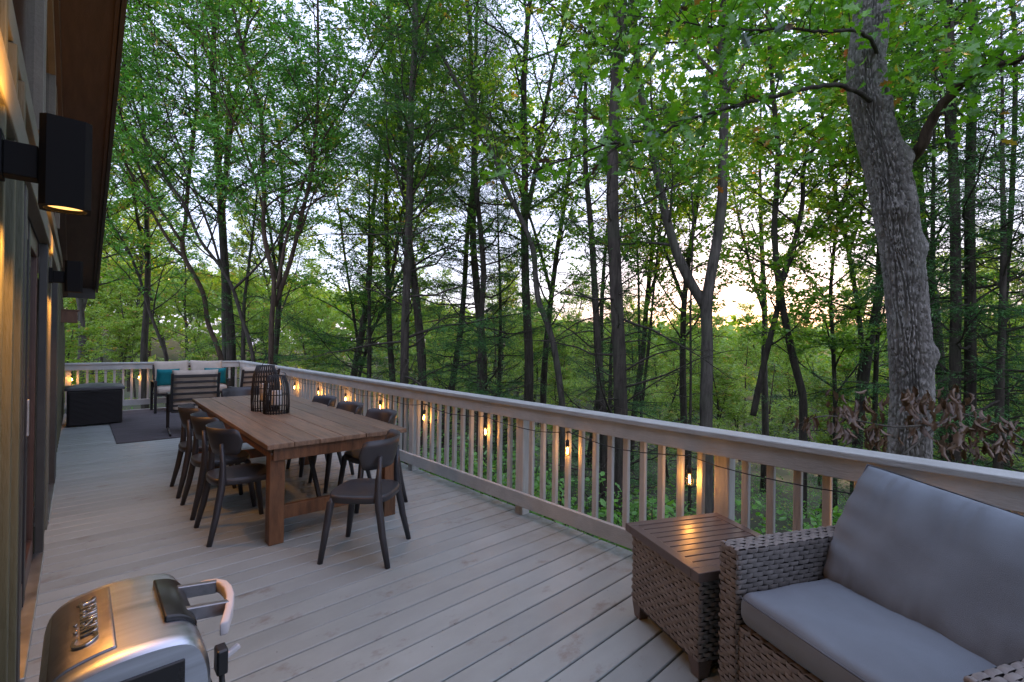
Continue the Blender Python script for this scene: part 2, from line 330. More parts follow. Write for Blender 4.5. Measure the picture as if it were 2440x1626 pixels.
film = MB().tube([(-.004, 0, -.052), (-.006, 0, -.088)], .0022, 5).tube([(.004, 0, -.052), (.006, 0, -.088)], .0022, 5).mesh('filament'); film.materials.append(M['filament'])
for x, y in bulbs+far:
    s_ = link('socket', sockm, None, sl); s_.location = (x, y, .735); s_.rotation_euler = (rnd.uniform(-.12, .12), rnd.uniform(-.12, .12), rnd.uniform(0, 6))
    link('bulb', glm, None, s_); link('filament', film, None, s_)
    lamp('bulb_light', 'POINT', (0, 0, -.07), .26, (1, .48, .12), s_, .012)

# ================================================================== house
RS = .295                                     # rake slope: drop per metre along the wall
def rz_(y): return 2.28+RS*(10.3-y)
hs_ = thing('house', 'olive board sided house wall with sliding doors and a dark sloping eave', 'house', (0, 0, 0))
def wallpoly(y0, y1, z0, x, name, m, th=.05):
    v = [(xx, y, z) for xx in (x-th, x) for y, z in ((y0, z0), (y1, z0), (y1, rz_(y1)+.02), (y0, rz_(y0)+.02))]
    return MB().addf(v, [(0, 3, 2, 1), (4, 5, 6, 7), (0, 1, 5, 4), (1, 2, 6, 5), (2, 3, 7, 6), (3, 0, 4, 7)]).build(name, m, hs_)
wallpoly(-4, 2.80, -1.5, -.20, 'wall', 'siding'); wallpoly(7.0, 12.75, -1.5, -.20, 'wall', 'siding')
wallpoly(2.80, 7.0, 2.30, -.20, 'wall', 'siding')
B(-.25, -.2, 2.80, 7.0, -1.5, 0).build('wall', 'siding', hs_)
B(-4.5, -.26, 12.70, 12.75, -1.5, 2.0).build('wall', 'siding', hs_); B(-4.5, -.26, -4, -3.95, -1.5, 4).build('wall', 'siding', hs_)
for y in list(np.arange(-3.9, 2.7, .305))+list(np.arange(7.25, 12.6, .305)):
    B(-.199, -.180 if y > 3 else -.155, y, y+.045, 0, min(2.44, rz_(y+.05)-.17)).build('batten', 'siding', hs_, bevel=.003)
# doors: frame, stiles, glass, sills, head boards
B(-.2, -.165, 2.80, 2.90, .0, 2.13).build('door_jamb', 'darktrim', hs_, bevel=.004)
for (y0, y1, m) in ((2.90, 4.52, 'doorwood'), (5.25, 6.55, 'doorwood')):
    d = B(-.235, -.205, y0, y0+.10, .03, 2.13).build('door', m, hs_, bevel=.004)
    B(-.235, -.205, y1-.10, y1, .03, 2.13).build('stile', m, d, bevel=.004)
    B(-.235, -.205, y0+.10, y1-.10, .03, .16).build('bottom_panel', m, d, bevel=.004)
    B(-.235, -.205, y0+.10, y1-.10, 2.02, 2.13).build('top_panel', m, d, bevel=.004)
    B(-.228, -.222, y0+.10, y1-.10, .16, 2.02).build('glass', 'glassdark', d)
    ym = (y0+y1)/2
    B(-.245, -.2, ym-.05, ym+.05, .02, 2.12).build('stile', 'black', d, bevel=.003)
    B(-.205, -.192, ym-.02, ym+.02, .95, 1.15).build('handle', 'alu', d, bevel=.004)
    B(-.26, -.150, y0, y1, .002, .03).build('sill', 'alu', hs_, bevel=.004)
B(-.2, -.158, 4.52, 4.66, 0, 2.13).build('door_jamb', 'darktrim', hs_, bevel=.004)
B(-.2, -.17, 4.66, 5.11, 0, 2.13).build('wall_panel', 'siding', hs_); B(-.2, -.158, 5.11, 5.25, 0, 2.13).build('door_jamb', 'trim', hs_, bevel=.004)
B(-.2, -.155, 6.55, 7.02, 0, 2.13).build('door_jamb', 'darktrim', hs_, bevel=.004)
B(-.2, -.150, -4, 7.02, 2.132, 2.26).build('header_board', 'trim', hs_, bevel=.005)
B(-.2, -.165, -4, 9.0, 2.45, 2.56).build('belt_board', 'trim', hs_, bevel=.005)
for y0, y1 in ((.6, 2.0), (2.15, 3.55), (3.7, 5.1), (5.25, 6.6)):       # clerestory windows under the rake
    t0, t1 = rz_(y0)-.28, rz_(y1)-.28
    v = [(x, y, z) for x in (-.199, -.188) for y, z in ((y0, 2.57), (y1, 2.57), (y1, t1), (y0, t0))]
    wn = MB().addf(v, [(0, 3, 2, 1), (4, 5, 6, 7), (0, 1, 5, 4), (1, 2, 6, 5), (2, 3, 7, 6), (3, 0, 4, 7)]).build('window', 'glassdark', hs_)
    for a, b in (((y0, 2.585), (y0, t0)), ((y1, 2.585), (y1, t1)), ((y0, t0), (y1, t1))):
        MB().bar((-.175, *a), (-.175, *b), .05, .05, (1, 0, 0)).build('frame', 'trim', wn, bevel=.004)
# roof overhang along the rake
def slab(x0, x1, ya, yb, lo, hi, name, m, par=hs_):
    v = [(x, y, rz_(y)+dz) for x in (x0, x1) for y in (ya, yb) for dz in (lo, hi)]
    return MB().add(v, [(0, 1, 3, 2), (4, 6, 7, 5), (0, 4, 5, 1), (2, 3, 7, 6), (0, 2, 6, 4), (1, 5, 7, 3)]).build(name, m, par, bevel=.004)
slab(-.199, -.125, -4, 10.25, -.16, -.004, 'frieze_board', 'soffit')
slab(-.199, .20, -4, 10.28, 0, .03, 'soffit', 'soffit')
slab(.202, .235, -4, 10.32, -.05, .20, 'fascia_board', 'darktrim')
slab(.17, .20, -4, 10.27, -.028, -.002, 'soffit_trim', 'soffit')
rf = slab(-5, .25, -4, 10.35, .205, .25, 'roof', 'darktrim')
B(-.2, .2, 10.285, 10.318, rz_(10.3)-.16, rz_(10.3)+.19).build('eave_board', 'darktrim', hs_, bevel=.004)
B(-5, -.26, -3.9, 12.7, 1.95, 2.0).build('attic_floor', 'soffit', hs_)

def wall_lamp(y, label):
    t = thing('wall_lamp', label, 'wall lamp', (-.199, y, 1.955), group='wall lamps beside the doors')
    B(0, .055, -.05, .05, -.055, .055).build('mounting_plate', 'lampbox', t, bevel=.003)
    B(.055, .118, -.028, .028, -.05, .035).build('arm', 'lampbox', t, bevel=.003)
    bx = MB(); h0, h1 = -.115, .118
    x0, x1, a = .119, .221, .051
    n = 20; ang = np.arange(n)*2*np.pi/n
    # square box with a round hole through: outer ring of square points, inner round
    sq = []
    for t_ in ang:
        c, s_ = math.cos(t_), math.sin(t_); k = a/max(abs(c), abs(s_)); sq.append((c*k, s_*k))
    cxm = (x0+x1)/2
    for z in (h0, h1):
        pass
    rings = [[(cxm+p[0], p[1], h0) for p in sq], [(cxm+p[0], p[1], h1) for p in sq], [(cxm+.044*math.cos(t_), .044*math.sin(t_), h1) for t_ in ang], [(cxm+.044*math.cos(t_), .044*math.sin(t_), h0) for t_ in ang]]
    V = np.array(rings).reshape(-1, 3); F = []
    for r_ in range(4):
        for k in range(n): F.append((r_*n+k, r_*n+(k+1) % n, ((r_+1) % 4)*n+(k+1) % n, ((r_+1) % 4)*n+k))
    bx.add(V, F).build('housing', 'lampbox', t)
    for z, nm in ((-.105, -1), (.106, 1)):
        MB().lathe([(0, 0), (.0435, 0)], 20, (cxm, 0, z)).build('lens', 'lampglow', t)
        lamp('lamp_light', 'SPOT', (cxm, 0, z+nm*.014), 4.4 if nm < 0 else 1.8, (1, .40, .07), t, .02, (0 if nm < 0 else math.pi, 0, 0), R_(165), .35)
    return t
wall_lamp(1.75, 'large black box wall lamp nearest the camera with glowing round lower lens')
wall_lamp(4.92, 'small looking black wall lamp farther along the house between the two doors')
nb = thing('wall_box', 'small brown wooden box fixed to the far corner of the house wall', 'wooden box', (-.199, 9.4, 1.70))
B(0, .19, -.09, .09, 0, .17).build('body', 'birdwood', nb, bevel=.006); B(-.0, .21, -.10, .10, .171, .19).build('lid', 'birdwood', nb, bevel=.004)

# ================================================================== dining table
TA = R_(-1.0)
tb_ = thing('dining_table', 'long brown wooden farmhouse dining table with square legs', 'table', (.985, 3.59, 0), TA)
TW, TL = 1.10, 3.36
npl = 6
for k in range(npl):
    wv = TW/npl
    B(k*wv+.0015, (k+1)*wv-.0015, 0+.004*(k % 2), TL-.003*((k+1) % 2), .718, .755-.0006*(k % 3)).build('plank', 'tabletop', tb_, bevel=.005)
for x0, x1, y0, y1 in ((.06, TW-.06, .06, .095), (.06, TW-.06, TL-.095, TL-.06), (.06, .095, .0955, TL-.0955), (TW-.095, TW-.06, .0955, TL-.0955)):
    B(x0, x1, y0, y1, .62, .7175).build('apron', 'tablewood', tb_, bevel=.004)
legm = B(-.052, .052, -.052, .052, 0, .7165).mesh('leg'); legm.materials.append(M['tablewood'])
for y in (.15, 2.28, TL-.16):
    for x in (.04+.11, TW-.15):
        link('leg', legm, None, tb_, .005, 2).location = (x-.052+.0 if x < .5 else x+.05, y, 0)
    B(.152, TW-.153, y-.024, y+.024, .165, .265).build('stretcher', 'tablewood', tb_, bevel=.004)
MB().bar((.55, .95, .70), (.60, .62, .06), .03, .03).build('brace', 'black', tb_)
B(.054, .0598, .085, .10, .66, .675).build('bolt', 'alu', tb_, bevel=.002)

# ================================================================== dining chairs (origin: floor centre, facing local +y)
def chair_meshes():
    out_ = {}
    # seat: rounded superellipse slab with a gentle dish
    n = 40; a = np.arange(n)*2*np.pi/n
    def sup(t, rx, ry, p=3.2): return np.stack([np.sign(np.cos(t))*np.abs(np.cos(t))**(2/p)*rx, np.sign(np.sin(t))*np.abs(np.sin(t))**(2/p)*ry], -1)
    ring = sup(a, .222, .215); ring[:, 0] *= 1+.05*ring[:, 1]/.215
    layers = [(.90, .402), (1.0, .408), (1.005, .44), (.985, .452), (.93, .455), (.6, .448), (.25, .445)]
    V = np.concatenate([np.column_stack([ring*s, np.full(n, z)]) for s, z in layers]); F = []
    for l in range(len(layers)-1):
        for k in range(n): F.append((l*n+k, l*n+(k+1) % n, (l+1)*n+(k+1) % n, (l+1)*n+k))
    F.append(tuple(range((len(layers)-1)*n, len(layers)*n))); F.append(tuple(range(n-1, -1, -1)))
    out_['seat'] = MB().addf(V, F).mesh('seat', True)
    for s in (-1, 1):
        out_['leg_f%d' % s] = MB().tube([(s*.222, .225, 0), (s*.205, .195, .22), (s*.19, .172, .40), (s*.172, .155, .425)], [.018, .0235, .026, .022], 12).mesh('leg', True)
        out_['leg_b%d' % s] = MB().tube([(s*.235, -.245, 0), (s*.218, -.200, .20), (s*.205, -.168, .39), (s*.200, -.160, .45), (s*.190, -.156, .56), (s*.182, -.166, .72)], [.018, .0235, .026, .026, .021, .013], 12).mesh('leg', True)
    # backrest: bent band with rounded corners, flaring out at the top
    m = 26; V = []; th = .011
    for side in (1, -1):
        for iu in range(m+1):
            u = -1+2*iu/m; ang = u*R_(68)
            edge = max(0, abs(u)-.80)/.20; hw = .099*math.sqrt(max(0, 1-edge**2.4))+.004
            for v in (-1, -.5, 0, .5, 1):
                z = .728+v*hw; Rr = .268+.020*(z-.73)/.09+side*th/2*(1 if abs(v) < 1 else .4)
                V.append((math.sin(ang)*Rr*.97, .062-math.cos(ang)*Rr, z))
    F = []; K = (m+1)*5
    for iu in range(m):
        for v in range(4):
            a0 = iu*5+v; F.append((a0, a0+1, a0+6, a0+5)); F.append((K+a0, K+a0+5, K+a0+6, K+a0+1))
        F.append((iu*5, iu*5+5, K+iu*5+5, K+iu*5)); F.append((iu*5+4, K+iu*5+4, K+iu*5+9, iu*5+9))
    for v in range(4):
        F.append((v, K+v, K+v+1, v+1)); e = m*5; F.append((e+v, e+v+1, K+e+v+1, K+e+v))
    out_['backrest'] = MB().addf(V, F).mesh('backrest', True)
    for me in out_.values(): me.materials.append(M['chair'])
    return out_
cm = chair_meshes()
def chair(x, y, rz, label):
    t = thing('dining_chair', label, 'chair', (x, y, 0), rz, 'dark grey dining chairs round the wooden table')
    for k, me in cm.items(): link(k.split('_')[0], me, None, t)
    return t
chair(1.527, 3.17, math.atan2(.73, -.68)-math.pi/2, 'dark grey chair pulled out at the near corner of the table, closest to the camera')
for y, lab in ((4.20, 'dark grey chair nearest the camera on the house side of the table'), (4.877, 'middle dark grey chair of three on the house side of the table'), (5.58, 'farthest dark grey chair of three on the house side of the table')):
    chair(.955, y, -math.pi/2+rnd.uniform(-.03, .03), lab)
for y, lab in ((4.13, 'dark grey chair nearest the camera on the railing side of the table'), (4.84, 'middle dark grey chair of three on the railing side of the table'), (5.55, 'farthest dark grey chair of three on the railing side of the table')):
    chair(2.03, y, math.pi/2+rnd.uniform(-.03, .03), lab)
chair(1.66, 7.12, math.pi, 'dark grey chair at the far head of the wooden table')

# ================================================================== lanterns and candles
def lantern(x, y, h, rb, rt, label, tilt):
    t = thing('lantern', label, 'lantern', (x, y, .7555), rnd.uniform(0, 1), 'black slatted lanterns on the table')
    n = 28
    prof = [(1.0, 0), (1.04, .25), (1.0, .5), (.88, .75), (0, 1)]
    pts = [(rb*1.0, 0, .0), (rb*1.04, 0, h*.22), (rb*1.0, 0, h*.5), (rb*.5+rt*.5+.01, 0, h*.78), (rt, 0, h)]
    sm = MB().tube(pts, .0055, 6).mesh('slat', True); sm.materials.append(M['black'])
    for k in range(n): link('slat', sm, None, t).rotation_euler = (0, 0, k*2*math.pi/n)
    for z, r in ((.008, rb-.008), (h*.5, rb-.007), (h-.004, rt-.004)):
        a = np.linspace(0, 2*np.pi, 29); MB().tube(np.column_stack([r*np.cos(a), r*np.sin(a), np.full(29, z)]), .005, 6).build('ring', 'black', t, True)
    MB().lathe([(0, h*.22), (rb*.45, h*.22), (rb*.45, h*.22-.008), (0, h*.22-.008)], 20).tube([(-rb, 0, h*.21), (rb, 0, h*.21)], .004, 5).tube([(0, -rb, h*.21), (0, rb, h*.21)], .004, 5).build('candle_plate', 'black', t)
    a = np.linspace(0, np.pi, 17); hd = np.column_stack([rt*np.cos(a)*1.15, np.zeros(17), np.sin(a)*rt*1.5])
    o = MB().tube(hd, .0035, 6).build('handle', 'black', t, True); o.location = (0, 0, h-.01); o.rotation_euler = tilt
    c = MB().lathe([(0, 0), (.048, 0), (.05, .004), (.05, h*.36), (.046, h*.36+.005), (.02, h*.36-.002), (0, h*.36-.003)], 24).build('candle', 'candle', None, True)
    c.location = (x, y, .7555+h*.22+.001); tag(c, 'white pillar candle inside the '+('taller back lantern' if h > .42 else 'shorter front lantern'), 'candle', 'white pillar candles in the lanterns')
lantern(1.455, 5.40, .47, .125, .080, 'taller black slatted lantern standing behind on the table', (R_(20), 0, .8))
lantern(1.485, 5.115, .38, .115, .072, 'shorter black slatted lantern standing in front on the table', (R_(62), 0, -.9))

# ================================================================== woven furniture
def wicker(W_, H_, name, parent, loc, ux, uy, pu=.056, pv=.0205):
    """woven panel W_ x H_; ux: strand direction, uy: row direction, outward normal = ux x uy"""
    ux = np.array(ux, float); uy = np.array(uy, float); nn = np.cross(ux, uy); loc = np.array(loc, float)
    mb = MB(); nr = max(1, int(round(H_/pv))); pv = H_/nr
    L = pu*1.02; s = np.array([-.5, -.28, .28, .5]); hgt = np.array([-.003, .0044, .0044, -.003]); cs = np.array([-.5, 0, .5]); ch = np.array([-.0014, .001, -.0014])
    T = np.array([[(L*a, pv*.93*c, h+k) for c, k in zip(cs, ch)] for a, h in zip(s, hgt)]).reshape(-1, 3)
    TF = np.array([(i*3+j, (i+1)*3+j, (i+1)*3+j+1, i*3+j+1) for i in range(3) for j in range(2)])
    for r in range(nr):
        off = (r % 2)*pu/2
        cx_ = np.arange(-pu/2+off, W_+pu/2, pu)
        for c in cx_:
            v = T*np.array([rnd.uniform(.95, 1.06), rnd.uniform(.86, 1.04), rnd.uniform(.65, 1.3)]); v[:, 1] += v[:, 0]*rnd.uniform(-.05, .05); v[:, 0] += c+rnd.uniform(-.002, .002); v[:, 1] += (r+.5)*pv+rnd.uniform(-.0012, .0012); v[:, 0] = np.clip(v[:, 0], 0, W_)
            if v[:, 0].max()-v[:, 0].min() < .006: continue
            mb.add(loc+v[:, :1]*ux+v[:, 1:2]*uy+v[:, 2:]*nn, TF)
    o = mb.build(name, 'rattan', parent, True); o['kind'] = 'stuff'
    return o
FR = R_(-115.2)
# side table
st = thing('side_table', 'square woven rattan side table with slatted brown metal top', 'side table', (2.266, 1.501, 0), FR)
TS, TD = .605, .62
for k in range(9):
    w0 = .05+(TS-.10)*k/9; w1 = .05+(TS-.10)*(k+1)/9
    B(w0+.0035, w1-.0035, .05, TD-.05, .478, .497).build('slat', 'tablemetal', st, bevel=.002)
for a in ((0, .05, 0, TD), (TS-.05, TS, 0, TD), (.0505, TS-.0505, 0, .05), (.0505, TS-.0505, TD-.05, TD)):
    B(*a, .458, .50).build('top_frame', 'tablemetal', st, bevel=.003)
b0, b1 = .03, TS-.03; d0, d1 = .03, TD-.03
B(b0+.004, b1-.004, d0+.004, d1-.004, .07, .457).build('core', 'rattandark', st)
wicker(b1-b0, .36, 'woven_panel', st, (b0, d0, .085), (1, 0, 0), (0, 0, 1))
wicker(b1-b0, .36, 'woven_panel', st, (b1, d1, .085), (-1, 0, 0), (0, 0, 1))
wicker(d1-d0, .36, 'woven_panel', st, (b0, d1, .085), (0, -1, 0), (0, 0, 1))
wicker(d1-d0, .36, 'woven_panel', st, (b1, d0, .085), (0, 1, 0), (0, 0, 1))
for x in (b0+.04, b1-.04):
    for y in (d0+.04, d1-.04):
        sx = 1 if x > .3 else -1; sy = 1 if y > .3 else -1
        V = [(x-.04, y-.04, .0855), (x+.04, y-.04, .0855), (x+.04, y+.04, .0855), (x-.04, y+.04, .0855)]+[(x+sx*.005+a*.025, y+sy*.005+b*.025, 0) for a, b in ((-1, -1), (1, -1), (1, 1), (-1, 1))]
        MB().add(V, [(0, 1, 2, 3), (7, 6, 5, 4), (0, 4, 5, 1), (1, 5, 6, 2), (2, 6, 7, 3), (3, 7, 4, 0)]).build('foot', 'tablemetal', st, bevel=.003)
# armchair
ac = thing('armchair', 'woven rattan armchair with grey seat and back cushions at the railing', 'armchair', (2.062, .884, 0), FR)
AW, AD, AH, AT = .965, .84, .65, .097
def arm(x0):
    B(x0+.004, x0+AT-.004, .004, AD, .06, AH-.004).build('arm', 'rattandark', ac)
    a = ac.children[-1] if False else None
    wicker(AD, AH-.06, 'woven_panel', ac, (x0, AD, .06), (0, -1, 0), (0, 0, 1))
    wicker(AD, AH-.06, 'woven_panel', ac, (x0+AT, 0, .06), (0, 1, 0), (0, 0, 1))
    wicker(AT, AH-.06, 'woven_panel', ac, (x0, 0, .06), (1, 0, 0), (0, 0, 1))
    wicker(AD, AT, 'woven_panel', ac, (x0+AT, 0, AH), (0, 1, 0), (-1, 0, 0), .052, .0235)
arm(0); arm(AW-AT)
B(AT, AW-AT, .016, AD, .08, .335).build('seat_base', 'rattandark', ac)
wicker(AW-2*AT, .26, 'woven_panel', ac, (AT, .012, .08), (1, 0, 0), (0, 0, 1))
wicker(AW-2*AT, .03, 'woven_panel', ac, (AT, .012, .341), (1, 0, 0), (0, 1, 0), .06, .03)
B(AT, AW-AT, AD-.1, AD, .34, .74).build('back_panel', 'rattandark', ac)
wicker(AW, .70, 'woven_panel', ac, (AW, AD+.003, .06), (-1, 0, 0), (0, 0, 1))
def pillow(w_, h_, t_, puff=.6, nx=22, ny=18, corner=.0, wr=0, seed=1, edge=.012):
    """soft cushion in the xz plane, thickness along y"""
    rg = np.random.default_rng(seed); mb = MB()
    u = np.linspace(-1, 1, nx); v = np.linspace(-1, 1, ny); U, Vv = np.meshgrid(u, v, indexing='ij')
    prof = ((1-U**4)*(1-Vv**4))**puff
    pin = 1-.035*(np.abs(U)**3)*(1-np.abs(Vv))-0
    X = U*w_/2*(1-corner*(1-np.abs(Vv)**2)*np.abs(U)**6); Z = Vv*h_/2*(1-corner*(1-np.abs(U)**2)*np.abs(Vv)**6)
    wv = .35*sum(a*np.sin(f1*U*3+f2*Vv*3+p) for a, f1, f2, p in zip(rg.uniform(.2, 1, 9), rg.normal(0, 2.4, 9), rg.normal(0, 2.4, 9), rg.uniform(0, 6, 9)))/4
    ed = np.exp(-((1-np.abs(Vv))*4.5))*(np.sin(U*34+np.sin(U*11)*2+Vv*3)*.6+np.sin(U*19+1+Vv*5)*.4)*(np.abs(U) < .96)*.75+.35*np.exp(-((1-np.abs(U))*5))*np.sin(Vv*17+U*4)
    for s in (1, -1):
        Y = s*(edge/2+(t_/2-edge/2)*prof)+wr*(wv+ed)*prof**.5*s*.012
        q_ = np.arange((nx-1)*ny).reshape(nx-1, ny)[:, :-1].ravel()
        F = np.stack([q_, q_+ny, q_+ny+1, q_+1], -1)
        if s > 0: F = F[:, ::-1]
        mb.add(np.stack([X, Y, Z], -1).reshape(-1, 3), F)
    n = nx*ny; loop = [i*ny for i in range(nx)]+[(nx-1)*ny+j for j in range(1, ny)]+[i*ny+ny-1 for i in range(nx-2, -1, -1)]+[j for j in range(ny-2, 0, -1)]
    F = [(loop[k], loop[(k+1) % len(loop)], loop[(k+1) % len(loop)]+n, loop[k]+n) for k in range(len(loop))]
    mb.f.append(np.array(F)); return mb
SW = AW-2*AT
# seat cushion: thick box cushion with rounded edges
def boxcush(w_, d_, h_, r=.045, n=6, crown=.016, seed=3):
    mb = MB(); nx, ny = 26, 24
    rg = np.random.default_rng(seed)
    def rc(t, L): return np.clip(t, -L/2+r, L/2-r)
    u = np.concatenate([np.linspace(-1, -.86, 5), np.linspace(-.8, .8, nx-10), np.linspace(.86, 1, 5)]); S_, T_ = np.meshgrid(u*w_/2, u*d_/2, indexing='ij'); nn = len(u)
    dx = np.maximum(np.abs(S_)-(w_/2-r), 0); dy = np.maximum(np.abs(T_)-(d_/2-r), 0); dd = np.minimum(np.hypot(dx, dy), r)
    k = np.where(np.hypot(dx, dy) > r, r/np.maximum(np.hypot(dx, dy), 1e-6), 1)
    Xs = np.sign(S_)*(np.minimum(np.abs(S_), w_/2-r)+dx*k); Ys = np.sign(T_)*(np.minimum(np.abs(T_), d_/2-r)+dy*k)
    top = h_/2-r+np.sqrt(np.maximum(r*r-dd*dd, 0))+crown*(1-(S_/w_*2)**2)*(1-(T_/d_*2)**2)
    top += .003*np.sin(S_*19+T_*7)*np.exp(-dd*30)*(dd < r*.9)+.0025*np.sin(T_*23-S_*9)*(dd < r*.9)
    for s in (1, -1):
        q_ = np.arange((nn-1)*nn).reshape(nn-1, nn)[:, :-1].ravel(); F = np.stack([q_, q_+nn, q_+nn+1, q_+1], -1)
        if s < 0: F = F[:, ::-1]
        mb.add(np.stack([Xs, Ys, s*top], -1).reshape(-1, 3), F)
    n = nn*nn; loop = [i*nn for i in range(nn)]+[(nn-1)*nn+j for j in range(1, nn)]+[i*nn+nn-1 for i in range(nn-2, -1, -1)]+[j for j in range(nn-2, 0, -1)]
    mb.f.append(np.array([(loop[(k+1) % len(loop)], loop[k], loop[k]+n, loop[(k+1) % len(loop)]+n) for k in range(len(loop))]))
    return mb
sc_ = boxcush(SW-.004, .70, .135).build('seat_cushion', 'cushion', ac, True, sub=1); sc_.location = (AW/2, .345, .422)
a = SW/2-.03
for z in (.050,):
    MB().tube([(-a, -.350, z), (a, -.350, z)], .0036, 6).build('seam', 'seam', sc_, True)
bc = pillow(SW+.12, .58, .29, .52, 70, 50, .0, 2.2, 5, .03).build('back_cushion', 'cushion', ac, True, sub=1)
bc.location = (AW/2+.02, .645, .650); bc.rotation_euler = (R_(-27), R_(5.0), 0)
hw, hh = (SW+.12)/2, .29
for s in (-1,):
    MB().tube([(-hw, s*.017, -hh), (-hw, s*.017, hh), (hw, s*.017, hh), (hw, s*.017, -hh)], .0045, 6).build('seam', 'seam', bc, True)
for x in (.05, AW-.05):
    for y in (.05, AD-.06): B(x-.03, x+.03, y-.03, y+.03, 0, .06).build('foot', 'tablemetal', ac, bevel=.003)

# ================================================================== grill (front faces +x, towards the railing)
gr = thing('portable_grill', 'small stainless steel portable grill with lid handle at the bottom corner', 'grill', (.092, 1.352, 0))
gx0, gx1, gl = -.140, .128, .192
prof = [(gx0, .755), (gx0-.003, .80), (gx0+.004, .845), (gx0+.030, .873), (gx0+.08, .886), (-.02, .891), (.04, .890), (.088, .882), (gx1-.016, .858), (gx1-.002, .81), (gx1, .755)]
# smooth the profile
pp = np.array(prof); tt = np.linspace(0, len(pp)-1, 41); pr = np.column_stack([np.interp(tt, np.arange(len(pp)), pp[:, k]) for k in (0, 1)])
for _ in range(3): pr[1:-1] = (pr[:-2]+2*pr[1:-1]+pr[2:])/4
rows = []; cxz = np.array([0, .755])
for yy, s in [(-gl, .93), (-gl+.006, .965), (-gl+.016, .99), (-gl+.03, 1), (gl-.03, 1), (gl-.016, .99), (gl-.006, .965), (gl, .93)]:
    p = cxz+(pr-cxz)*s; rows.append(np.column_stack([p[:, 0], np.full(len(p), yy), np.maximum(p[:, 1], .755)]))
nP = len(pr); V = np.concatenate(rows); F = [(r*nP+k, (r+1)*nP+k, (r+1)*nP+k+1, r*nP+k+1) for r in range(len(rows)-1) for k in range(nP-1)]
lid = MB().add(V, F).build('lid', 'steel', gr, True)
for r_, nm in ((rows[0][::-1], -1), (rows[-1], 1)):
    MB().addf(r_+np.array([0, nm*.0004, 0]), [tuple(range(len(r_)))]).build('side_panel', 'steel', lid)
B(gx0+.005, gx1-.005, -gl+.01, gl-.01, .62, .748).build('firebox', 'grillblack', gr, bevel=.02, seg=3)
B(gx0-.004, gx1+.004, -gl, gl, .744, .757).build('rim', 'grillblack', lid, bevel=.003)
# inset on the near side
B(gx0+.05, gx1-.05, -gl-.004, -gl+.004, .765, .845).build('side_inset', 'grillblack', lid, bevel=.012, seg=3)
# plate follows the lid crown
def onlid(x): return np.interp(x, pr[:, 0], pr[:, 1])
def patch(x0, x1, y0, y1, off, th, n=14):
    xs = np.linspace(x0, x1, n); V = []
    for s in (off+th, off): 
        for x in xs: V += [(x, y0, onlid(x)+s), (x, y1, onlid(x)+s)]
    F = []; K = 2*n
    for k in range(n-1):
        F += [(2*k, 2*k+2, 2*k+3, 2*k+1), (2*k, K+2*k, K+2*k+2, 2*k+2), (2*k+1, 2*k+3, K+2*k+3, K+2*k+1)]
    F += [(0, 1, K+1, K), (2*n-2, K+2*n-2, K+2*n-1, 2*n-1)]
    return MB().addf(V, F)
pl = patch(gx0+.012, -.028, -.150, .150, .0005, .005).build('badge_plate', 'steelplate', lid, True, bevel=.004, seg=2)
tcu = bpy.data.curves.new('lettering', 'FONT'); tcu.body = 'Cuisinart'; tcu.size = .060; tcu.extrude = .0016; tcu.bevel_depth = .0006; tcu.align_x = 'CENTER'; tcu.align_y = 'CENTER'; tcu.space_character = .95
tcu.materials.append(M['letter'])
_to = bpy.data.objects.new('lettering_curve', tcu); _lm = bpy.data.meshes.new_from_object(_to); bpy.data.objects.remove(_to)
to = bpy.data.objects.new('lettering', _lm); COL.objects.link(to); to.parent = pl
xm = -.072; sl_ = math.atan2(onlid(xm+.02)-onlid(xm-.02), .04)
to.matrix_local = Matrix.Translation((xm, 0, onlid(xm)+.0088)) @ Matrix.Rotation(-sl_, 4, 'Y') @ Matrix.Rotation(math.pi/2, 4, 'Z')
patch(.052, .112, -.105, .105, .001, .012).build('handle_base', 'grillblack', lid, True, bevel=.004)
hb = [(.160, -.125, .838), (.178, -.085, .852), (.190, -.04, .860), (.193, 0, .862), (.190, .04, .860), (.178, .085, .852), (.160, .125, .838)]
o = MB(); 
V = []
for x, y, z in hb: V += [(x-.009, y, z-.014), (x+.009, y, z-.014), (x+.009, y, z+.016), (x-.009, y, z+.016)]
F = [(4*k+a, 4*k+(a+1) % 4, 4*k+4+(a+1) % 4, 4*k+4+a) for k in range(6) for a in range(4)]+[(3, 2, 1, 0), (24, 25, 26, 27)]
o.add(V, F).build('handle', 'handle', lid, True, bevel=.004)
for y in (-.062, .062): MB().bar((.085, y, .872), (.180, y, .857), .016, .030).build('handle_bracket', 'steelplate', lid, bevel=.002)
B(.138, .16, -.175, -.14, .765, .82).build('plug', 'grillblack', gr, bevel=.004)
MB().tube([(.150, -.158, .765), (.153, -.162, .72), (.145, -.18, .66), (.11, -.22, .60), (.08, -.2, .5), (.07, -.15, .4)], .006, 7).build('cord', 'cord', gr, True)
MB().bar((.158, -.15, .79), (.188, -.142, .80), .012, .012).build('thermostat_knob', 'handle', gr, bevel=.003)
B(gx0-.035, gx0-.005, -.045, -.005, .74, .80).build('hinge', 'grillblack', gr, bevel=.004)
B(gx0-.02, gx1+.02, -gl-.01, gl+.01, .585, .605).build('stand_top', 'grillblack', gr, bevel=.004)
for x in (gx0, gx1):
    for y in (-gl+.02, gl-.02): MB().bar((x, y, 0), (x*.8, y*.9, .585), .022, .022).build('leg', 'grillblack', gr)

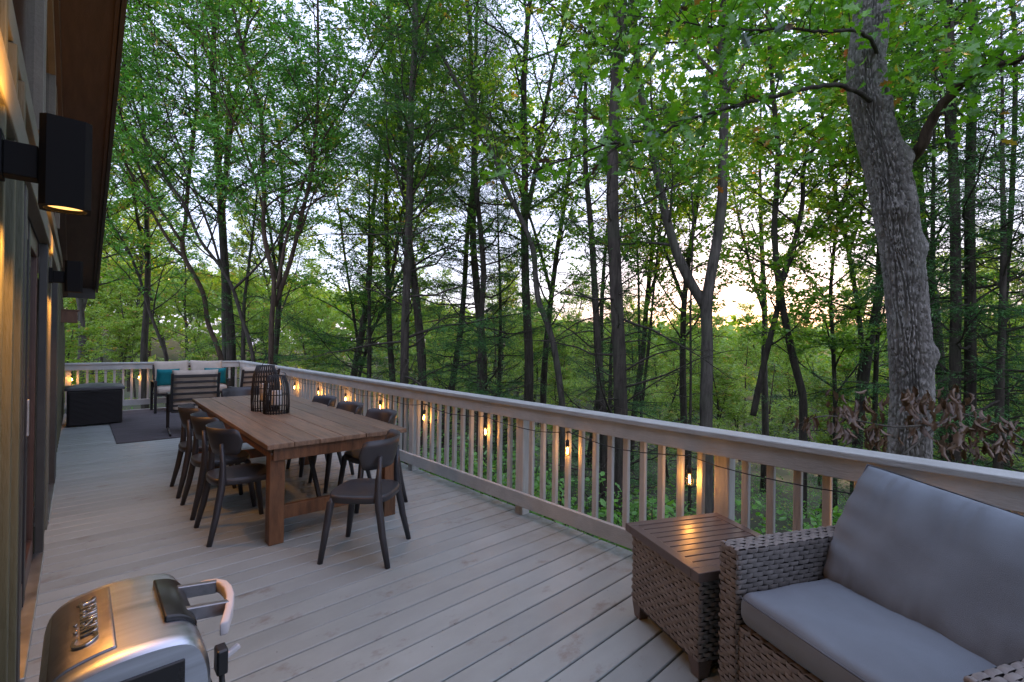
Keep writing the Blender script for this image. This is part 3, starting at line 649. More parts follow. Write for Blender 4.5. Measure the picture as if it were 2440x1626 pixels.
# ================================================================== far lounge area
bx_ = thing('storage_box', 'black woven resin deck storage box against the house wall', 'storage box', (.23, 10.93, 0))
B(-.355, .355, -.33, .33, .02, .60).build('body', 'boxplastic', bx_, bevel=.02, seg=3)
for k in range(26):
    mb = MB(); z = .045+k*.0205
    xs = np.linspace(-.335, .335, 30); y = -.334-.004*np.sin(np.arange(30)*math.pi/1.5+k*math.pi)
    mb.tube(np.column_stack([xs, y, np.full(30, z)]), .0085, 5).build('strand', 'boxplastic', bx_, True)
u_ = np.linspace(-1, 1, 15); V = [(u*.385, v*.36, .60+.045+.055*(1-u*u*.9)*(1-v*v*.9)) for u in u_ for v in u_]
F = [(i*15+j, (i+1)*15+j, (i+1)*15+j+1, i*15+j+1) for i in range(14) for j in range(14)]
n0 = len(V); ring = [i*15 for i in range(15)]+[14*15+j for j in range(1, 15)]+[i*15+14 for i in range(13, -1, -1)]+[j for j in range(13, 0, -1)]
V += [(V[r][0], V[r][1], .605) for r in ring]; F += [(ring[k], n0+k, n0+(k+1) % len(ring), ring[(k+1) % len(ring)]) for k in range(len(ring))]
MB().addf(V, F).build('lid', 'boxlid', bx_, True, bevel=.012)
B(-.06, .06, -.375, -.352, .575, .60).build('latch', 'boxplastic', bx_, bevel=.004)
rug = B(.415, 2.70, 8.59, 12.35, .003, .014).build('rug', 'rug', None, bevel=.003); tag(rug, 'dark grey striped outdoor rug under the lounge seats', 'rug')
def backframe(t, w_, z0, z1, y0, y1, n):
    for s in (-1, 1): MB().bar((s*w_/2, y0, z0), (s*w_/2, y1, z1), .035, .03, (0, 1, 0)).build('back_post', 'black', t, bevel=.004)
    for k in range(n):
        f_ = (k+.5)/n; MB().bar((-w_/2, y0+(y1-y0)*f_, z0+(z1-z0)*f_), (w_/2, y0+(y1-y0)*f_, z0+(z1-z0)*f_), .018, .036 if k < n-1 else .045, (0, 0, 1)).build('slat', 'black', t, bevel=.003)
def lounge(x, y, rz, label):      # faces local +y
    t = thing('lounge_chair', label, 'lounge chair', (x, y, .016), rz, 'black framed lounge chairs with beige cushions')
    backframe(t, .60, .40, .95, -.20, -.36, 6)
    for s in (-1, 1):
        MB().bar((s*.31, -.25, .62), (s*.31, .33, .60), .05, .025).build('armrest', 'black', t, bevel=.006)
        ps = [(s*.31, .33, .60), (s*.31, .36, .40), (s*.31, .33, .03), (s*.31, -.30, .012)]
        for a_, b_ in zip(ps[:-1], ps[1:]): MB().bar(a_, b_, .045, .02, (1, 0, 0) if abs(a_[2]-b_[2]) < .1 else (0, 1, 0)).build('spring_leg', 'black', t, bevel=.004)
        MB().bar((s*.31, -.25, .62), (s*.31, -.22, .36), .035, .03, (0, 1, 0)).build('arm_post', 'black', t)
    B(-.30, .30, -.22, .30, .34, .37).build('seat_frame', 'black', t)
    boxcush(.58, .56, .12).build('seat_cushion', 'beige', t, True).location = (0, .06, .435)
    o = pillow(.60, .54, .17, .35, 18, 16, .04, .6, 9).build('back_cushion', 'beige', t, True); o.location = (0, -.19, .735); o.rotation_euler = (R_(16), 0, 0)
    return t
lounge(1.37, 8.98, -.06, 'black lounge chair with slatted back turned to the camera, left of the lanterns')
lounge(2.38, 9.55, .10, 'black slatted lounge chair partly hidden behind the lanterns')
ls = thing('loveseat', 'black metal loveseat with beige cushions facing the camera by the far railing', 'loveseat', (1.76, 11.85, .016), math.pi)
backframe(ls, 1.20, .40, .92, -.28, -.40, 6)
for s in (-1, 1):
    MB().bar((s*.63, -.32, .60), (s*.63, .36, .62), .05, .03).build('armrest', 'black', ls, bevel=.006)
    for y in (-.30, .34): MB().bar((s*.63, y, 0), (s*.63, y, .60), .045, .04, (0, 1, 0)).build('leg', 'black', ls, bevel=.004)
B(-.62, .62, -.30, .34, .33, .365).build('seat_frame', 'black', ls)
for s in (-1, 1):
    boxcush(.60, .62, .13, seed=4).build('seat_cushion', 'beige', ls, True).location = (s*.305, .03, .432)
    o = pillow(.60, .54, .18, .38, 20, 18, .05, .8, 20+s).build('back_cushion', 'beige', ls, True); o.location = (s*.305, -.19, .745); o.rotation_euler = (R_(14), R_(s*1.5), 0)
for s, lab in ((1, 'teal throw pillow at the house side end of the loveseat'), (-1, 'teal throw pillow at the railing side end of the loveseat')):
    o = pillow(.40, .36, .13, .4, 16, 14, .06, .6, 31+s).build('throw_pillow', 'teal', None, True); o.location = (1.76-s*.42, 11.75, .70); o.rotation_euler = (R_(-16), 0, math.pi+R_(s*14))
    tag(o, lab, 'pillow', 'teal pillows on the loveseat')
# ================================================================== trees
UP = np.array([0, 0, 1.])
LEAF = {   # template verts (length 1 along x, width y), faces
    'broad': (np.array([(0, 0, 0), (.30, -.30, .05), (.72, -.24, .04), (1, 0, -.05), (.72, .24, .04), (.30, .30, .05)]), [(0, 1, 2, 3), (0, 3, 4, 5)]),
    'narrow': (np.array([(0, 0, 0), (.45, -.17, .04), (1, 0, -.06), (.45, .17, .04)]), [(0, 1, 2), (0, 2, 3)]),
    'far': (np.array([(0, 0, 0), (.5, -.36, .06), (1, 0, -.05), (.5, .36, .06)]), [(0, 1, 2), (0, 2, 3)]),
    'needle': (np.array([(0, 0, 0), (.5, -.085, .0), (1, 0, -.02), (.5, .085, .0)]), [(0, 1, 2, 3)]),
}
def leaves(mb, rg, P, D, L, nl, size, kind, droop=.15, flat=.55, lat=.85, keep=None):
    """leaves set alternately along every twig"""
    n = len(P)
    if n == 0: return
    t = (np.linspace(.12, 1.0, nl)[None]+rg.normal(0, .05, (n, nl))); sgn = np.where(np.arange(nl) % 2 == 0, 1., -1.)[None].repeat(n, 0)
    pos = P[:, None]+D[:, None]*(L[:, None]*t)[..., None]+rg.normal(0, .03, (n, nl, 3))
    side = nrm(np.cross(D, UP+rg.normal(0, .35, (n, 3))))
    d = nrm(D[:, None]*.55+sgn[..., None]*side[:, None]*lat+rg.normal(0, .28, (n, nl, 3))-UP*droop)
    up = nrm(UP+rg.normal(0, flat, (n, nl, 3))); y = nrm(np.cross(up, d)); z = np.cross(d, y)
    pos = pos.reshape(-1, 3); d = d.reshape(-1, 3); y = y.reshape(-1, 3); z = z.reshape(-1, 3)
    sz = size*rg.uniform(.6, 1.25, len(pos)); var = np.clip(rg.beta(2.2, 2.6, (n, 1))*.72+rg.uniform(0, .28, (n, nl)), 0, .955).reshape(-1)
    odd = (rg.random((n, 1)) < (0 if kind == 'needle' else .026)).repeat(nl, 1).reshape(-1) | (rg.random(len(pos)) < .008); var = np.where(odd, rg.uniform(.96, 1, len(pos)), var)
    if keep is not None:
        k = keep(pos); pos, d, y, z, sz, var = pos[k], d[k], y[k], z[k], sz[k], var[k]
    T, F = LEAF[kind]; k = len(T)
    V = pos[:, None]+sz[:, None, None]*(T[None, :, :1]*d[:, None]+T[None, :, 1:2]*y[:, None]+T[None, :, 2:]*z[:, None])
    off = (np.arange(len(pos))*k)[:, None]
    base = mb.n; mb.v.append(V.reshape(-1, 3)); mb.var.append(np.repeat(var, k)); mb.n += len(pos)*k
    for f in F: mb.f.append(base+off+np.array(f)[None])
def sticks(mb, P, D, L, r):
    """thin three-sided twigs"""
    n = len(P)
    if n == 0: return
    x = nrm(np.cross(D, [.31, .5, .81])); y = np.cross(D, x); a = np.arange(3)*2*np.pi/3
    V = np.stack([P[:, None]+r*(np.cos(a)[None, :, None]*x[:, None]+np.sin(a)[None, :, None]*y[:, None]), (P+D*L[:, None])[:, None]+.35*r*(np.cos(a)[None, :, None]*x[:, None]+np.sin(a)[None, :, None]*y[:, None])], 1)
    off = (np.arange(n)*6)[:, None]; base = mb.n; mb.v.append(V.reshape(-1, 3)); mb.var.append(np.full(n*6, .5)); mb.n += n*6
    for f in ((0, 1, 4, 3), (1, 2, 5, 4), (2, 0, 3, 5)): mb.f.append(base+off+np.array(f)[None])
def wander(rg, p, d, L, n, up, wob):
    pts = [np.array(p, float)]; d = np.array(d, float)
    for _ in range(n):
        d = nrm(d+UP*up/n+rg.normal(0, wob, 3)); pts.append(pts[-1]+d*L/n)
    return np.array(pts)
def resample(pts, m):
    pts = np.asarray(pts, float); s = np.r_[0, np.cumsum(np.linalg.norm(np.diff(pts, axis=0), axis=1))]
    t = np.linspace(0, s[-1], m); P = np.column_stack([np.interp(t, s, pts[:, k]) for k in range(3)])
    for _ in range(2): P[1:-1] = (P[:-2]+2*P[1:-1]+P[2:])/4
    return P, s[-1]
def atp(P, t):
    f = t*(len(P)-1); i = min(int(f), len(P)-2); return P[i]+(P[i+1]-P[i])*(f-i), nrm(P[i+1]-P[i])
def broadleaf(rg, stems, o):
    """stems: [(pts, r0, r1, first branch fraction)]; o: options. returns bark MB, twig arrays"""
    bk = MB(); TP, TD, TL = [], [], []
    for pts, r0, r1, lb in stems:
        P, Ln = resample(pts, max(8, int(len(pts)*5))); rad = np.linspace(r0, r1, len(P)); bk.tube(P, rad*(1+rg.normal(0, .03, len(P))), o.get('sides', 9))
        n1 = max(3, int(Ln*(1-lb)*o['dens'])); az = rg.uniform(0, 6.28)
        for i in range(n1):
            t = lb+(1-lb)*(i+rg.uniform(0, .8))/n1; t = min(t, .995)
            p, tg = atp(P, t); r = r0+(r1-r0)*t; az += 2.4+rg.normal(0, .5)
            el = R_(rg.uniform(*o['el']))+.35*(t-.5)
            h = np.array([math.cos(az), math.sin(az), 0]); d = nrm(h*math.cos(el)+UP*math.sin(el)+tg*.25)
            L1 = o['L1']*(1-.55*max(0, t-.45)/.55)*rg.uniform(.65, 1.2)
            b = wander(rg, p, d, L1, 6, o['up'], .10); rb = min(r*.55, .012+.011*L1); bk.tube(b, np.linspace(rb, .006, 7), 5, False)
            for j in range(o['n2']):
                s = .18+.82*(j+rg.uniform(0, 1))/o['n2']; q, tq = atp(b, min(s, .99))
                sd = nrm(np.cross(tq, UP))*(1 if j % 2 else -1); d2 = nrm(tq*.6+sd*rg.uniform(.5, 1)+UP*rg.uniform(-.15, .35)+rg.normal(0, .15, 3))
                L2 = L1*.42*(1-.45*s)*rg.uniform(.7, 1.3)+.15; b2 = wander(rg, q, d2, L2, 3, o['up']*.4, .12); bk.tube(b2, np.linspace(rb*.35+.003, .003, 4), 3, False)
                for k in range(o['n3']):
                    s3 = .15+.85*(k+rg.uniform(0, 1))/o['n3']; q3, t3 = atp(b2, min(s3, .99))
                    d3 = nrm(t3*.5+rg.normal(0, .5, 3)*np.array([1, 1, .45])); TP.append(q3); TD.append(d3); TL.append(o['tw']*rg.uniform(.6, 1.3))
    TP, TD, TL = np.array(TP), np.array(TD), np.array(TL); sticks(bk, TP, TD, TL, .0035)
    return bk, TP, TD, TL
def conifer(rg, P, r0, r1, o):
    bk = MB(); Pr, Ln = resample(P, max(10, len(P)*5)); bk.tube(Pr, np.linspace(r0, r1, len(Pr))*(1+rg.normal(0, .025, len(Pr))), o.get('sides', 10))
    TP, TD, TL = [], [], []
    n1 = int(Ln*o['dens']); az = rg.uniform(0, 6)
    for i in range(n1):
        t = o['lb']+(1-o['lb'])*(i+rg.uniform(0, 1))/n1; t = min(t, .99); p, tg = atp(Pr, t); az += 2.39+rg.normal(0, .6)
        el = R_(o['el0']+(o['el1']-o['el0'])*t+rg.normal(0, 15)); h = np.array([math.cos(az), math.sin(az), 0]); d = h*math.cos(el)+UP*math.sin(el)
        L1 = o['L1']*(1-.6*max(0, t-.35)/.65)*rg.uniform(.3, 1.25); b = wander(rg, p, d, L1, 7, o['up']*rg.uniform(-.8, 2.2), .17); rb = min((r0+(r1-r0)*t)*.4, .010+.0075*L1)
        bk.tube(b, np.linspace(rb, .004, 8), 5, False)
        green = t > o['green'] or rg.random() < o.get('low', .25)
        n2 = int(L1*o['n2'])
        for j in range(n2):
            s = .15+.85*(j+rg.uniform(0, 1))/max(1, n2); q, tq = atp(b, min(s, .99)); sd = nrm(np.cross(tq, UP))*(1 if j % 2 else -1)
            d2 = nrm(tq*.65+sd*.8+UP*rg.uniform(-.25, .18)); L2 = (L1*.30*(1-.6*s)+.14)*rg.uniform(.6, 1.2); b2 = wander(rg, q, d2, L2, 3, -.15, .08)
            bk.tube(b2, np.linspace(.005, .002, 4), 3, False)
            n3 = max(2, int(L2*o['n3']))
            for k in range(n3):
                s3 = .1+.9*(k+rg.uniform(0, 1))/n3; q3, t3 = atp(b2, min(s3, .99)); s_ = nrm(np.cross(t3, UP))*(1 if k % 2 else -1)
                d3 = nrm(t3*.7+s_*.75+rg.normal(0, .18, 3)-UP*.1)
                if green: TP.append(q3); TD.append(d3); TL.append(o['tw']*rg.uniform(.6, 1.3))
                elif k % 2 == 0: sticks(bk, q3[None], d3[None], np.array([o['tw']*1.1]), .002)
    return bk, np.array(TP).reshape(-1, 3), np.array(TD).reshape(-1, 3), np.array(TL)
def offdeck(p):      # nothing grows through the deck, the house or into the lens
    return ~((p[:, 0] < 3.15) & (p[:, 1] < 12.95)) & (np.linalg.norm(p-CX, axis=1) > 3.0)
def down(pts, depth):   # carry a traced stem down to the ground along its own lean
    p0, p1 = np.array(pts[0]), np.array(pts[1]); d = nrm(p0-p1); d = nrm(d*.35-UP*.9)
    p = p0.copy(); out_ = []
    for _ in range(60):
        if p[2] < gz(p[0], p[1])-.25: break
        p = p+d*.5; d = nrm(d*.8-UP*.25); out_.append(p.copy())
    return out_[::-1]+list(pts)
def upward(pts, L, rg, n=4):
    d = nrm(np.array(pts[-1])-np.array(pts[-2])); d = nrm(d*.8+UP*.35); p = np.array(pts[-1]); out_ = list(pts)
    for _ in range(n): d = nrm(d+rg.normal(0, .08, 3)); p = p+d*L/n; out_.append(p.copy())
    return out_
def finish(name, label, cat, group, bark, mb, mbark, mleaf, stuff=False):
    """one tree: Empty at its foot, trunk and crown as parts"""
    base = bark.v[0][:9].mean(0); t = thing(name, label, cat, tuple(base), 0, group)
    off = base[None]
    for b in (bark, mb):
        b.v = [v.reshape(-1, 3)-off for v in b.v]
    bark.build('trunk', mbark, t, True)
    if mb.n: mb.build('crown', mleaf, t, False)
    return t
OPT = dict(
    ash=dict(dens=2.6, el=(12, 58), L1=2.6, up=.30, n2=6, n3=5, tw=.46),
    maple=dict(dens=2.4, el=(5, 45), L1=2.8, up=.10, n2=7, n3=7, tw=.42),
    thin=dict(dens=2.0, el=(10, 50), L1=2.0, up=.15, n2=5, n3=5, tw=.40),
    hemlock=dict(dens=5.5, lb=.02, el0=-6, el1=52, L1=3.0, up=.30, n2=7, n3=12, tw=.24, green=.34, low=.2),
    hemdark=dict(dens=5.0, lb=.02, el0=-4, el1=30, L1=2.6, up=.10, n2=6.5, n3=11, tw=.20, green=.22, low=.45),
)
LP = dict(ash=(10, .14, 'narrow', 'leaf_ash'), maple=(8, .125, 'broad', 'leaf_maple'), thin=(7, .12, 'broad', 'leaf_maple'), hemlock=(12, .092, 'needle', 'needle'), hemdark=(12, .088, 'needle', 'needle'))
def hero(seed, kind, d, stems, label, bark='bark', ext=5., name=None, lb=.35, leafscale=1., **kw):
    """stems: [(width in photo pixels at foot, at top, [(x, y), ...] from the foot up, first stem reaches the ground)]"""
    rg = np.random.default_rng(seed); o = dict(OPT[kind], **kw); st_ = []
    for k, (w0, w1, pp_) in enumerate(stems):
        pts = [px(x, y, d+(.0 if k == 0 else .12*math.sin(k*2.1))) for x, y in pp_]; n_in = len(pts)
        pts = upward(pts, ext, rg)
        ca = 1/math.sqrt(1+((pp_[0][0]-1220)/FPX)**2); r0, r1 = w0/FPX*d/2*ca, w1/FPX*d/2*(.75 if kind.startswith('hem') else .55)*ca
        if k == 0: pts = down(pts, d)
        st_.append((pts, r0, r1, lb if k == 0 else .12))
    nl, sz, lk, ml = LP[kind]
    mb = MB()
    if kind.startswith('hem'):
        bk, P, D, L = conifer(rg, st_[0][0], st_[0][1], max(.02, st_[0][2]), o)
        for s in st_[1:]:
            b2, P2, D2, L2 = conifer(rg, s[0], s[1], max(.02, s[2]), o); P, D, L = np.r_[P, P2], np.r_[D, D2], np.r_[L, L2]
            for v, f, vr in ((b2.v, b2.f, b2.var),): 
                n0 = bk.n; bk.v += v; bk.f += [q_+n0 for q_ in f]; bk.var += vr; bk.n += b2.n
        leaves(mb, rg, P, D, L, nl, sz*leafscale, lk, .05, .35, .9, offdeck)
    else:
        bk, P, D, L = broadleaf(rg, st_, o)
        leaves(mb, rg, P, D, L, nl, sz*leafscale, lk, .2 if kind == 'ash' else .12, .6, .85, offdeck)
    finish(name or {'ash': 'ash_tree', 'maple': 'maple_tree', 'thin': 'young_tree'}.get(kind, 'hemlock_tree'), label, 'tree', None, bk, mb, bark, ml)
# --- left group beyond the far railing
hero(11, 'maple', 17.5, [(22, 15, [(193, 860), (196, 800), (193, 740), (185, 690), (180, 600)]), (14, 9, [(194, 745), (207, 700), (214, 640), (222, 560)])], 'grey forked tree just past the house corner at the far left', 'barkmid', 5, lb=.5)
hero(12, 'ash', 14.5, [(15, 9, [(532, 870), (514, 815), (495, 774), (487, 703), (470, 668), (438, 614), (432, 573), (441, 545), (449, 430), (452, 402), (470, 250), (464, 86), (490, 29)]),
    (9, 5, [(438, 614), (409, 585), (370, 520), (335, 459), (268, 330), (225, 230)]), (8, 4, [(430, 573), (395, 520), (355, 459), (312, 350), (275, 230), (262, 120)])], 'wavy brown ash trunk forking low behind the loveseat', 'barkbrown', 4, lb=.55)
hero(13, 'thin', 17, [(14, 9, [(536, 870), (533, 770), (533, 688), (530, 573), (535, 459), (541, 300), (548, 150)])], 'straight pale birch like trunk behind the loveseat', 'barkmid', 5, lb=.55)
hero(14, 'ash', 13.6, [(12, 7, [(607, 870), (594, 810), (581, 774), (556, 688), (527, 637), (475, 573), (441, 487), (398, 430), (340, 320), (300, 180)]), (7, 4, [(527, 640), (505, 560), (470, 470), (440, 380), (400, 280), (372, 150)]), (7, 4, [(556, 690), (610, 640), (650, 590), (700, 500)])], 'slim ash leaning left over the far railing corner', 'bark', 4, lb=.4)
hero(15, 'ash', 12.6, [(16, 9, [(645, 880), (647, 760), (653, 703), (653, 654), (636, 602), (627, 545), (630, 430), (622, 272), (579, 115), (558, 29)]), (12, 6, [(655, 731), (682, 654), (699, 602), (722, 496), (742, 430), (759, 230), (757, 0)]), (8, 4, [(660, 690), (675, 600), (688, 545), (722, 430), (770, 330), (830, 240)]), (7, 4, [(628, 500), (600, 400), (560, 300), (520, 210)])], 'three stemmed ash rising behind the deck corner', 'barkbrown', 4, lb=.45)
hero(16, 'ash', 16, [(11, 6, [(398, 870), (395, 843), (355, 740), (335, 668), (309, 602), (283, 559), (251, 513), (215, 440)])], 'slender dark stem leaning left above the storage box', 'bark', 4, lb=.35)
hero(17, 'maple', 21, [(10, 6, [(857, 890), (886, 789), (926, 717), (960, 640), (985, 560)]), (8, 5, [(862, 880), (850, 800), (838, 720), (820, 600), (806, 480)])], 'thin V shaped maple left of the straight conifer', 'bark', 5, lb=.3)
# --- middle
hero(21, 'hemlock', 11.2, [(24, 14, [(963, 920), (964, 877), (965, 774), (969, 688), (972, 602), (977, 430), (979, 258), (986, 158), (990, 60)])], 'straight hemlock trunk with many bare side branches left of centre', 'bark', 5, green=.42)
hero(22, 'hemlock', 14, [(16, 11, [(1144, 900), (1146, 774), (1153, 659), (1150, 602), (1133, 430), (1128, 300), (1122, 120)])], 'thinner hemlock trunk right of the straight one', 'bark', 4, green=.4)
hero(23, 'thin', 12.2, [(19, 13, [(1340, 960), (1328, 872), (1319, 817), (1305, 774), (1282, 717), (1276, 660), (1273, 602), (1259, 559), (1236, 510), (1200, 440)])], 'wavy grey trunk snaking up at the middle of the view', 'barkmid', 5, lb=.6)
hero(24, 'hemdark', 12.5, [(23, 10, [(1438, 990), (1436, 971), (1425, 845), (1420, 745), (1415, 646), (1408, 540), (1395, 400)])], 'dark hemlock just left of the thick straight trunk', 'bark', 4, green=.45, low=.3)
hero(25, 'hemlock', 9.6, [(36, 25, [(1480, 1000), (1479, 978), (1476, 845), (1469, 712), (1463, 580), (1459, 480), (1460, 335), (1468, 191), (1477, 80)])], 'thick straight hemlock trunk right of centre close behind the railing', 'bark', 5, L1=2.2, green=.5)
hero(26, 'maple', 10.6, [(36, 22, [(1683, 1010), (1682, 991), (1685, 812), (1682, 729), (1695, 646), (1708, 580), (1721, 480), (1723, 360), (1726, 255), (1720, 128), (1721, 0)]), (26, 14, [(1682, 735), (1648, 679), (1615, 613), (1585, 513), (1578, 470), (1560, 383), (1541, 303), (1522, 190), (1510, 60)]), (12, 6, [(1722, 195), (1675, 150), (1631, 102), (1590, 40)]), (9, 5, [(1724, 140), (1680, 90), (1621, 54)])], 'large twin trunked maple forking above the railing right of centre', 'barkmid', 4, lb=.62, dens=1.7)
hero(27, 'maple', 14.2, [(24, 13, [(1914, 960), (1914, 944), (1887, 845), (1867, 745), (1851, 646), (1844, 546), (1851, 446), (1854, 351), (1840, 200), (1830, 60)]), (17, 10, [(1794, 991), (1821, 861), (1854, 732), (1867, 650), (1897, 563), (1914, 480), (1911, 399), (1933, 360), (1965, 330), (1990, 220)])], 'pair of crossing dark trunks left of the big oak', 'bark', 4, lb=.5, dens=1.6)
hero(28, 'thin', 15.5, [(19, 9, [(2045, 930), (2056, 844), (2045, 735), (2020, 589), (2002, 516), (1980, 400), (1960, 280)]), (9, 5, [(2024, 600), (2050, 520), (2062, 440), (2070, 350)])], 'forked mid sized trunk directly left of the big oak', 'barkmid', 4, lb=.55)
hero(29, 'thin', 18, [(9, 5, [(1528, 985), (1523, 800), (1522, 680), (1515, 500)]), (8, 4, [(1530, 965), (1548, 800), (1559, 679), (1575, 520)])], 'thin double stem between the thick hemlock and the twin maple', 'bark', 4, lb=.5)
hero(30, 'hemdark', 13, [(8, 4, [(1645, 1010), (1646, 880), (1645, 745), (1650, 600)])], 'very thin dead looking stem beside the twin maple', 'bark', 2, L1=1.3, green=.8, low=.08)
# --- right
hero(31, 'hemdark', 9.2, [(35, 26, [(2276, 1040), (2275, 900), (2278, 700), (2275, 480), (2266, 250), (2262, 60)]), (33, 25, [(2310, 1035), (2312, 900), (2312, 700), (2310, 480), (2316, 250), (2320, 60)])], 'dark double hemlock trunk standing right of the big oak', 'bark', 4, L1=2.4, green=.3, low=.5)
hero(32, 'hemdark', 10.5, [(20, 14, [(2398, 1020), (2391, 771), (2400, 620), (2409, 516), (2418, 300), (2420, 100)])], 'slim dark hemlock trunk at the right edge of the view', 'bark', 4, L1=2.2, green=.25, low=.5)
hero(33, 'hemdark', 14.5, [(16, 9, [(2085, 960), (2090, 800), (2092, 640), (2100, 480), (2105, 300)])], 'small hemlock trunk half hidden behind the big oak', 'bark', 5, green=.3, low=.5)
hero(34, 'maple', 15, [(14, 8, [(1990, 960), (1985, 820), (1978, 700), (1990, 560), (2030, 400), (2040, 250)])], 'slim maple with yellowing leaves left of the oak', 'bark', 4, lb=.25)

# --- the big oak, its bark furrowed in the mesh
OD = 4.75
def oakpt(x, y, d=OD): return px(x, y, d)
rg = np.random.default_rng(77)
oc = [(2168, 1150), (2166, 1047), (2172, 940), (2168, 844), (2163, 760), (2155, 662), (2143, 570), (2129, 480), (2112, 400), (2088, 319), (2067, 223), (2064, 150), (2070, 96), (2079, 0), (2088, -130), (2100, -330), (2110, -600)]
ow = [122, 118, 118, 118, 116, 115, 117, 124, 124, 117, 112, 110, 106, 99, 92, 80, 60]
C_ = np.array([oakpt(x, y) for x, y in oc]); base_pts = []
p = C_[0].copy()
while p[2] > gz(p[0], p[1])-.3: p = p+np.array([.0, 0, -.4]); base_pts.append(p.copy())
C_ = np.array(base_pts[::-1]+list(C_)); ow = [135]*len(base_pts)+ow
s_ = np.r_[0, np.cumsum(np.linalg.norm(np.diff(C_, axis=0), axis=1))]; m_ = 620; na = 200
tt = np.linspace(0, min(s_[-1], 8.5), m_); Pc = np.column_stack([np.interp(tt, s_, C_[:, k]) for k in range(3)]); Rc = np.interp(tt, s_, np.array(ow)/FPX*OD/2*.66)
for _ in range(6): Pc[1:-1] = (Pc[:-2]+2*Pc[1:-1]+Pc[2:])/4; Rc[1:-1] = (Rc[:-2]+2*Rc[1:-1]+Rc[2:])/4
an = np.arange(na)*2*np.pi/na; Z_, A_ = np.meshgrid(tt, an, indexing='ij')
cellsA = 30; ph = A_/(2*np.pi)*cellsA+.40*np.sin(Z_*2.6+np.sin(A_*3)*1.9)+.30*np.sin(Z_*8.3+A_*9)+.10*np.sin(Z_*17+A_*13)
ridge = np.abs(((ph) % 1)-.5)*2                                  # 0 at ridge middle, 1 in the furrow
row = np.floor(ph); brk = np.abs(((Z_*(8.5+2.5*np.sin(row*7.7))+np.sin(row*12.9898)*43.7+.25*np.sin(A_*60)) % 1)-.5)*2
furrow = np.maximum(np.clip((ridge-.48-.2*np.sin(Z_*5+row*5))/.30, 0, 1), 1.0*np.clip((brk-.74)/.2, 0, 1))+.10*np.sin(A_*60+Z_*31)*np.sin(Z_*37+A_*30)
rr = Rc[:, None]*(1+.03*np.sin(A_*3+Z_*1.3)+.02*np.sin(A_*7-Z_*2))+.010-.036*np.clip(furrow, -.1, 1.1)+rg.normal(0, .0022, A_.shape)
zk = np.array([(844, 2182+50, .05), (585, 2205, .045), (366, 2165, .06), (240, 2095, .05), (495, 2140, .05)])
for yk, xk, hk in zk:                                            # knots and branch collars
    q_ = px(xk, yk, OD-.12); V3 = Pc[:, None]+Rc[:, None, None]*(np.cos(an)[None, :, None]*np.array([1, 0, 0])+np.sin(an)[None, :, None]*np.array([0, 1, 0]))
    dd = np.linalg.norm(V3-q_, axis=-1); rr += hk*np.exp(-(dd/.10)**2)
V = Pc[:, None]+rr[..., None]*(np.cos(an)[None, :, None]*np.array([1., 0, 0])+np.sin(an)[None, :, None]*np.array([0, 1., 0]))
i, j = np.meshgrid(np.arange(m_-1), np.arange(na), indexing='ij'); k = (j+1) % na
oakbk = MB().add(V, np.stack([i*na+j, i*na+k, (i+1)*na+k, (i+1)*na+j], -1).reshape(-1, 4), np.clip(1-furrow, 0, 1).ravel())
oak = thing('oak_tree', 'massive grey oak trunk with deep furrowed bark just outside the railing', 'tree', tuple(Pc[0]))
oakbk.v = [oakbk.v[0].reshape(-1, 3)-Pc[0]]; oakbk.build('trunk', 'oakbark', oak, True)
def limb(pp_, w0, w1, name='limb'):
    P = [px(x, y, d) for x, y, d in pp_]; P, L = resample(P, len(P)*5); P = P+np.random.default_rng(len(pp_)).normal(0, .006, P.shape)
    MB().tube(P-Pc[0], np.linspace(w0, w1, len(P)), 10).build(name, 'bark' if w0 < .03 else 'barkbrown', oak, True); return P
l1 = limb([(2130, 410, OD), (2165, 385, OD), (2190, 360, 4.6), (2219, 287, 4.5), (2251, 242, 4.4), (2299, 191, 4.2), (2347, 160, 4.0), (2410, 147, 3.7), (2520, 120, 3.4)], .062, .014)
l2 = limb([(2090, 262, OD), (2078, 245, 4.66), (2060, 228, 4.5), (2005, 201, 4.4), (1948, 204, 4.3), (1860, 226, 4.2), (1733, 255, 4.1), (1637, 287, 4.0), (1541, 335, 3.95), (1446, 344, 3.9), (1330, 385, 3.9), (1230, 430, 3.9)], .024, .004)
l3 = limb([(2075, 160, OD), (2090, 130, 4.62), (2085, 105, 4.5), (2060, 83, 4.4), (2021, 69, 4.3), (1950, 76, 4.2), (1900, 67, 4.1), (1800, 75, 4.0), (1680, 60, 3.9), (1560, 45, 3.8)], .019, .004)
l4 = limb([(2085, 40, OD), (2118, -40, 4.7), (2160, -120, 4.6), (2260, -170, 4.4), (2400, -190, 4.2)], .04, .012)
l5 = limb([(2080, -60, 4.75), (2000, -100, 4.5), (1880, -90, 4.3), (1740, -60, 4.1), (1600, -80, 4.0)], .03, .008)
